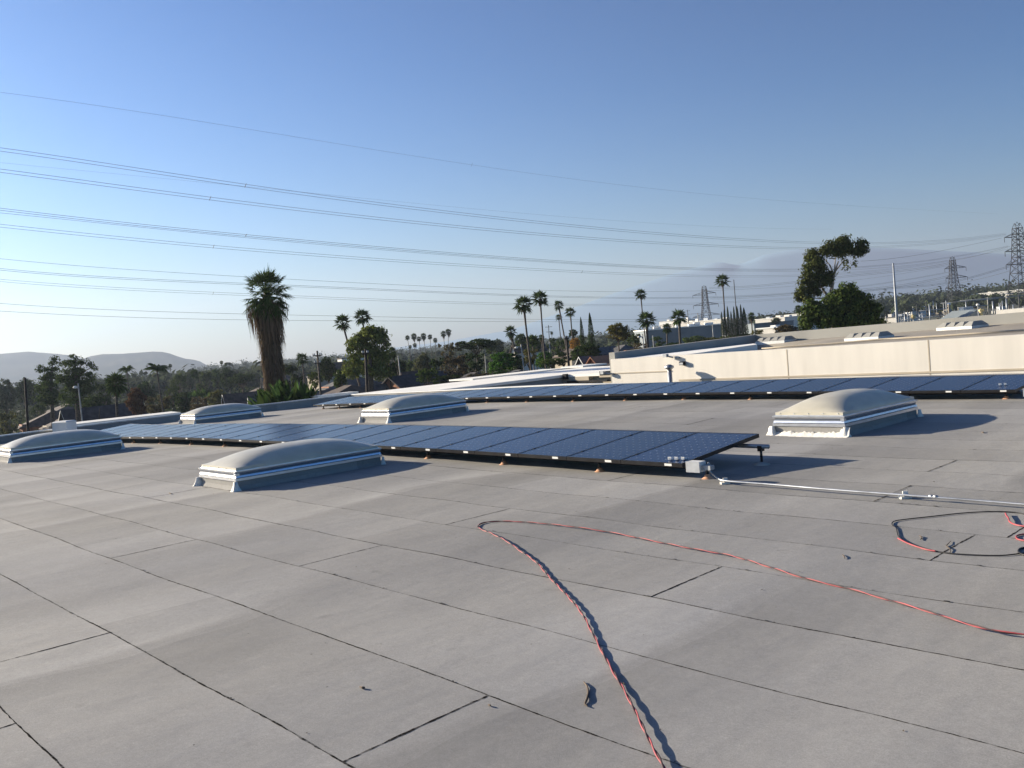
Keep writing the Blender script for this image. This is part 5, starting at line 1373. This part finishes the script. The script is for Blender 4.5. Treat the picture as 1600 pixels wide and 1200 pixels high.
def tower(px, top, Y, basehalf, label, ztop=None, arms=(), waist=.45, bx=0, yaw=0, r_=.1, bodytop=.93, sparse=False):
    p = at(px, top, Y); g0 = gz(p.x, Y); Ht = p.z-g0
    rt = root('lattice_tower', label, 'pylon', (p.x+bx, Y, g0), yaw)
    def hwid(t): return basehalf*(1-t/.62)+waist*basehalf*(t/.62) if t < .62 else waist*basehalf*(1-.35*(t-.62)/.38)
    tt = [0, .16, .30, .42, .52, .60, .67, .74, .80, .86, bodytop]
    if sparse: tt = [0, .25, .42, .56, .67, .76, .85, bodytop]
    C = [(-1,-1),(1,-1),(1,1),(-1,1)]
    for cx, cy in C:
        MB().tube([(cx*hwid(t), cy*hwid(t), t*Ht) for t in tt], r_*1.5, 4, 0, False).build('leg', M['steel'], rt)
    b = MB()
    for i in range(len(tt)-1):
        t0, t1 = tt[i], tt[i+1]; w0, w1 = hwid(t0), hwid(t1)
        for k in range(4):
            a, c = C[k], C[(k+1) % 4]
            A_ = (a[0]*w0, a[1]*w0, t0*Ht); B_ = (c[0]*w1, c[1]*w1, t1*Ht); C_ = (c[0]*w0, c[1]*w0, t0*Ht); D_ = (a[0]*w1, a[1]*w1, t1*Ht)
            b.bar(A_, B_, r_*.8); b.bar(C_, D_, r_*.8); b.bar(D_, B_, r_*.8)
    wt = hwid(bodytop)
    for s_ in (-1, 1):                   # the two horns that carry the shield wires
        b.bar((s_*wt, -wt, bodytop*Ht), (s_*wt*.9, 0, Ht*.985), r_); b.bar((s_*wt, wt, bodytop*Ht), (s_*wt*.9, 0, Ht*.985), r_)
        b.bar((s_*wt*.9, 0, Ht*.985), (0, 0, Ht*.95), r_*.8)
    b.bar((0,0,Ht), (-wt*.9,0,Ht*.95), r_*.7); b.bar((0,0,Ht), (wt*.9,0,Ht*.95), r_*.7)
    b.build('bracing', M['steel'], rt)
    for (t, L_, s_) in arms:
        w0 = hwid(t); z = t*Ht; a = MB()
        x1 = s_*(w0+L_)
        a.bar((s_*w0,-w0,z), (x1,0,z+.1), r_); a.bar((s_*w0,w0,z), (x1,0,z+.1), r_); a.bar((s_*w0,-w0,z+1.6), (x1,0,z+.1), r_*.8); a.bar((s_*w0,w0,z+1.6), (x1,0,z+.1), r_*.8)
        for u in (.35, .65): a.bar((s_*(w0+L_*u),-w0*(1-u),z), (s_*(w0+L_*u),w0*(1-u),z), r_*.7); a.bar((s_*(w0+L_*u),-w0*(1-u),z), (s_*(w0+L_*u),0,z+1.6*(1-u)), r_*.7)
        ao = a.build('cross_arm', M['steel'], rt)
        MB().lathe([(.05,0),(.16,-.3),(.08,-.5),(.16,-.8),(.08,-1.1),(.16,-1.4),(.05,-2.2),(0,-2.2)], 6, (x1,0,z+.1)).build('insulator', M['steel'], ao)
    return rt
ARM3 = [(.80,4.6,-1),(.80,4.6,1),(.64,5.0,-1),(.64,5.0,1),(.48,5.4,-1),(.48,5.4,1)]
tower(1097.5,446,620,4.2,'left lattice power tower beyond the wide-headed palms',arms=[(.82,6.4,-1),(.84,6.0,1),(.62,6.2,-1),(.62,6.8,1),(.40,6.2,-1),(.42,6.8,1)],r_=.15,bx=1,sparse=True)
tower(1483.5,401,520,3.6,'middle lattice power tower over the substation',arms=[(.78,3.2,-1),(.78,6.0,1),(.6,2.6,-1),(.6,6.2,1),(.42,2.6,-1),(.42,5.6,1)],r_=.13,bx=1.5)
tower(1583.5,347,400,4.4,'tallest lattice power tower at the right edge',arms=[(.83,4.6,-1),(.83,4.6,1),(.67,4.4,-1),(.67,4.6,1),(.52,3.8,-1),(.52,4.6,1)],r_=.12,bx=1.5,yaw=.1)

# substation yard --------------------------------------------------------
def substation():
    Y0 = 330; p = at(1470, 490, Y0); g0 = gz(p.x, Y0)
    rt = root('electrical_substation', 'substation yard full of steel gantries and busbars beyond the grey parapet', 'substation', (p.x, Y0, g0))
    rg = random.Random(9); k_ = 0
    for px in (1376,1384,1393,1408,1413,1419,1432,1436,1441,1447,1452,1458,1463,1468,1474,1478,1491,1497,1502,1509,1516,1543,1551,1562,1566,1572,1577,1583,1592,1599):
        Y = rg.uniform(260, 420); top = hzy(px)+rg.uniform(-10, 12)+(8 if px < 1430 else 0); q = at(px, top, Y); z0 = gz(q.x, Y)
        r_ = rg.uniform(.14, .26)
        MB().tube([(q.x-p.x, Y-Y0, z0-g0), (q.x-p.x, Y-Y0, q.z-g0)], r_, 5).build('steel_post', M[rg.choice(['galv','greysteel','conc','steel'])], rt)
    for (a, b_, y0_, Y) in ((1436,1478,486,300),(1436,1460,492,290),(1562,1577,459.8,330),(1577,1583,459.5,330),(1592,1625,457,330),(1497,1543,481,320),(1432,1516,497,300),(1470,1560,474,360),(1408,1452,500,300),(1500,1600,470,350)):
        s_ = at(a, y0_, Y); e = at(b_, y0_-(b_-a)*.085, Y)
        MB().tube([(s_.x-p.x, Y-Y0, s_.z-g0), (e.x-p.x, Y-Y0, e.z-g0)], .13, 5).build('gantry_beam', M['greysteel'], rt)
    for i in range(46):
        px = rg.uniform(1405, 1605); Y = rg.uniform(230, 400); w_ = rg.uniform(.4, 1.6); q = at(px, 500, Y); z0 = gz(q.x, Y)-g0; h_ = rg.uniform(1.2, 4.2); x = q.x-p.x; yy = Y-Y0
        b = MB().box(x-w_, x+w_, yy-w_, yy+w_, z0, z0+h_*.6)
        for s_ in (-.6, 0, .6): b.lathe([(.08,0),(.16,h_*.1),(.08,h_*.2),(.16,h_*.3),(.06,h_*.45),(0,h_*.45)], 6, (x+w_*s_, yy, z0+h_*.6))
        b.build('transformer', M[rg.choice(['greysteel','galv','tan','steel','conc'])], rt)
substation()

# ---------------------------------------------------------------- overhead lines
def line(label, pts, Y0, Y1, n=1, gap=.45, r_=.020, x0=0, x1=1580, spacer=()):
    r_ *= 1.25
    """pts: photo points; distance grows from Y0 at x0 to Y1 at x1 as along a straight span"""
    xs = [p[0] for p in pts]; ys = [p[1] for p in pts]
    P3 = []; N_ = 60
    cf = None
    X = np.linspace(xs[0], xs[-1], N_)
    deg = min(5, len(xs)-1); cx_ = (np.array(xs)-800)/800
    cf = np.polyfit(cx_, ys, deg) if len(xs) > 3 else np.polyfit(cx_, ys, len(xs)-1)
    for x in X:
        y = float(np.polyval(cf, (x-800)/800)); iv = 1/Y0+(1/Y1-1/Y0)*(x-x0)/(x1-x0)
        P3.append(at(x, y, 1/iv))
    p0 = P3[0].copy(); rt = root('power_line', label, 'power line', tuple(p0))
    for k in range(n):
        dz = (k-(n-1)/2)*gap
        MB().tube([p-p0+Vector((0,0,dz)) for p in P3], r_, 4, 0, True, False).build('conductor', M['wire'], rt)
    for sx in spacer:
        i = int((sx-xs[0])/(xs[-1]-xs[0])*(N_-1)); c = P3[i]-p0
        MB().bar(c+Vector((-.05,0,-gap*.7)), c+Vector((.25,0,gap*.7)), r_*1.7).build('spacer', M['wire'], rt)
    return rt
line('topmost thin wire crossing the whole sky', [(-60,136),(0,145),(400,203),(737,258),(920,284),(1100,301),(1340,323),(1560,334)], 105, 420, 1, r_=.010, spacer=(737,))
line('uppermost pair of conductors below the topmost thin wire', [(-60,226),(0,233),(388,291),(800,342.5),(980,361),(1200,377),(1330,380),(1450,377),(1572,365)], 115, 400, 2, .42, spacer=(388,))
line('faint thin wire between the two uppermost conductor pairs', [(-60,248),(0,254),(400,293),(850,336),(1100,353),(1300,358)], 170, 420, 1, r_=.010)
line('second pair of conductors from the top', [(-60,259),(0,266.5),(333,311),(600,342),(917,372.5),(1150,385),(1250,388),(1350,387),(1480,379),(1572,367)], 118, 400, 2, .42, spacer=(333,))
line('dark conductor pair starting at mid height of the left edge', [(-60,320),(0,326),(400,370),(800,402.5),(980,415),(1180,422),(1320,419),(1450,406),(1575,385)], 132, 400, 2, .3, r_=.022, spacer=(400,))
line('single wire just below the mid height conductor pair', [(-60,327),(0,332.5),(400,373),(800,406),(1000,418),(1200,425),(1340,420),(1485,407),(1575,389)], 150, 405, 1, r_=.02)
line('third pair of conductors, crossing just above the shaggy palm', [(-60,346),(0,353),(343,386),(800,419),(920,426),(1080,430),(1240,431),(1365,424),(1485,407)], 142, 505, 2, .45, spacer=(343,920))
line('thin wire passing through the crown of the shaggy palm', [(-60,398),(0,403.5),(400,434),(700,448),(940,455),(1100,455),(1250,447),(1370,432),(1484,415)], 190, 520, 1, r_=.024)
line('dark double wire behind the fronds of the shaggy palm', [(-60,414),(0,420),(400,445),(800,460),(1000,466),(1100,466),(1250,456),(1484,425)], 195, 525, 2, .35, r_=.027)
line('double wire entering the shaggy palm crown just under the dark one', [(-60,432),(0,438),(352,459),(640,470.5),(925,476),(1090,476),(1240,464),(1405,450),(1484,437)], 200, 530, 2, .5, r_=.022, spacer=(352,))
line('upper of the two lowest wires, through the dry skirt of the shaggy palm', [(-60,469),(0,474),(400,491),(700,497),(1000,499),(1100,496)], 260, 640, 1, r_=.034)
line('lowest wire in the sky, just under its thin twin', [(-60,482),(0,486),(400,500),(700,502),(1000,502.5),(1100,501)], 265, 640, 1, r_=.034)
line('wire rising from behind the eucalyptus to the tallest tower top arm', [(1345,408),(1430,399),(1500,386),(1565,372)], 300, 398, 1, r_=.03, x0=1345)
line('sagging pair from the left lattice tower arm towards the right', [(1108,450),(1180,447),(1250,440),(1340,430),(1400,424),(1484,411)], 615, 522, 2, .8, r_=.05, x0=1108, x1=1484)
line('second sagging pair right of the left lattice tower', [(1110,466),(1180,464),(1250,459),(1340,453),(1400,447),(1484,431)], 615, 522, 2, .8, r_=.05, x0=1108, x1=1484)
line('thick sagging pair between the middle tower and the tallest tower', [(1350,455),(1400,450),(1484,441),(1530,430),(1578,416)], 420, 398, 2, .5, r_=.04, x0=1350, x1=1578)
line('lower sagging wire between the middle tower and the tallest tower', [(1480,446),(1530,436),(1578,423)], 520, 398, 1, r_=.04, x0=1480, x1=1578)
line('short wire from the middle tower top to the tallest tower', [(1488,407),(1520,401),(1550,393),(1578,385)], 518, 398, 1, r_=.04, x0=1484, x1=1578)
line('wire falling left from the middle tower lower arm', [(1340,468),(1400,461),(1440,454),(1482,444)], 430, 520, 1, r_=.04, x0=1340, x1=1484)

# ---------------------------------------------------------------- vehicles and small things beyond the roof
def car(px, py, Y, label, paint, rot=0, L_=4.4):
    Y = (H+7-1.45)*F/(py-hzy(px)); p = at(px, py, Y); rt = root('parked_car', label, 'car', (p.x, Y, p.z-1.45), rot); h2 = L_/2
    prof = [(-h2,.35),(-h2,.8),(-h2+.15,.92),(-h2*.55,.98),(-h2*.28,1.4),(h2*.35,1.45),(h2*.7,1.0),(h2-.1,.92),(h2,.75),(h2,.35)]
    n = len(prof); vs = [(x,-.85,z) for x, z in prof]+[(x,.85,z) for x, z in prof]
    MB().add(vs, [tuple(range(n)), tuple(range(2*n-1, n-1, -1))]+[(i, (i+1) % n+0 if False else (i+1) % n, (i+1) % n+n, i+n)[::-1] for i in range(n)]).build('body', M[paint], rt)
    MB().add([(-h2*.48,-.86,1.0),(-h2*.27,-.86,1.34),(h2*.32,-.86,1.38),(h2*.6,-.86,1.02)], [(0,1,2,3)]).build('window', M['glass'], rt)
    for x in (-h2*.6, h2*.6):
        for y in (-.8, .8):
            b = MB().tube([(x, y-.1, .33), (x, y+.1, .33)], .33, 12); b.build('wheel', M['black'], rt)
    return rt
car(837,563,104,'white pickup parked beyond the street lamp near the centre','white',.2)
car(870,559,150,'pale car between the palm trunks and the brown pole','greysteel',.1)
car(894,565,120,'white car at the right of the brown utility pole','white',.1)
car(62,664,78,'dark red car catching a sun glint past the left parapet','redbark',.3,4.8)
car(497,577,150,'white car behind the crossbar pole','white',.3)
car(1026,545,140,'orange-lit pale car in the lot behind the cream wall','cream',.1)
def fence(pa, pb, Y, label, h_=1.8):
    a = at(*pa, Y); b_ = at(*pb, Y*1.12); rt = root('metal_fence', label, 'fence', (a.x, a.y, a.z-h_)); d = b_-a; n = int(d.length/2.4)
    for i in range(n+1):
        q = d*(i/n); MB().box(q.x-.04, q.x+.04, q.y-.04, q.y+.04, q.z-2, q.z+h_).build('post', M['steel'], rt)
    u = d.normalized(); m_ = MB()
    for zz in (.3, .8, 1.3, h_-.1): m_.tube([(0,0,zz), (d.x,d.y,d.z+zz)], .025, 4)
    m_.build('rail', M['steel'], rt)
fence((574,610), (712,590), 82, 'dark post fence beyond the white wing left end')

# ---------------------------------------------------------------- air
def haze():
    b = MB().box(-9000, 9000, -900, 8900, -30, 580)
    mt = bpy.data.materials.new('haze_air'); mt.use_nodes = True; n = mt.node_tree.nodes; n.clear()
    out = n.new('ShaderNodeOutputMaterial'); v = n.new('ShaderNodeVolumePrincipled')
    v.inputs['Color'].default_value = (.52,.62,.80,1); v.inputs['Density'].default_value = HAZE; v.inputs['Anisotropy'].default_value = .3
    mt.node_tree.links.new(v.outputs[0], out.inputs['Volume'])
    setting(b.build('haze', mt), 'stuff')
HAZE = 1.7e-4
haze()
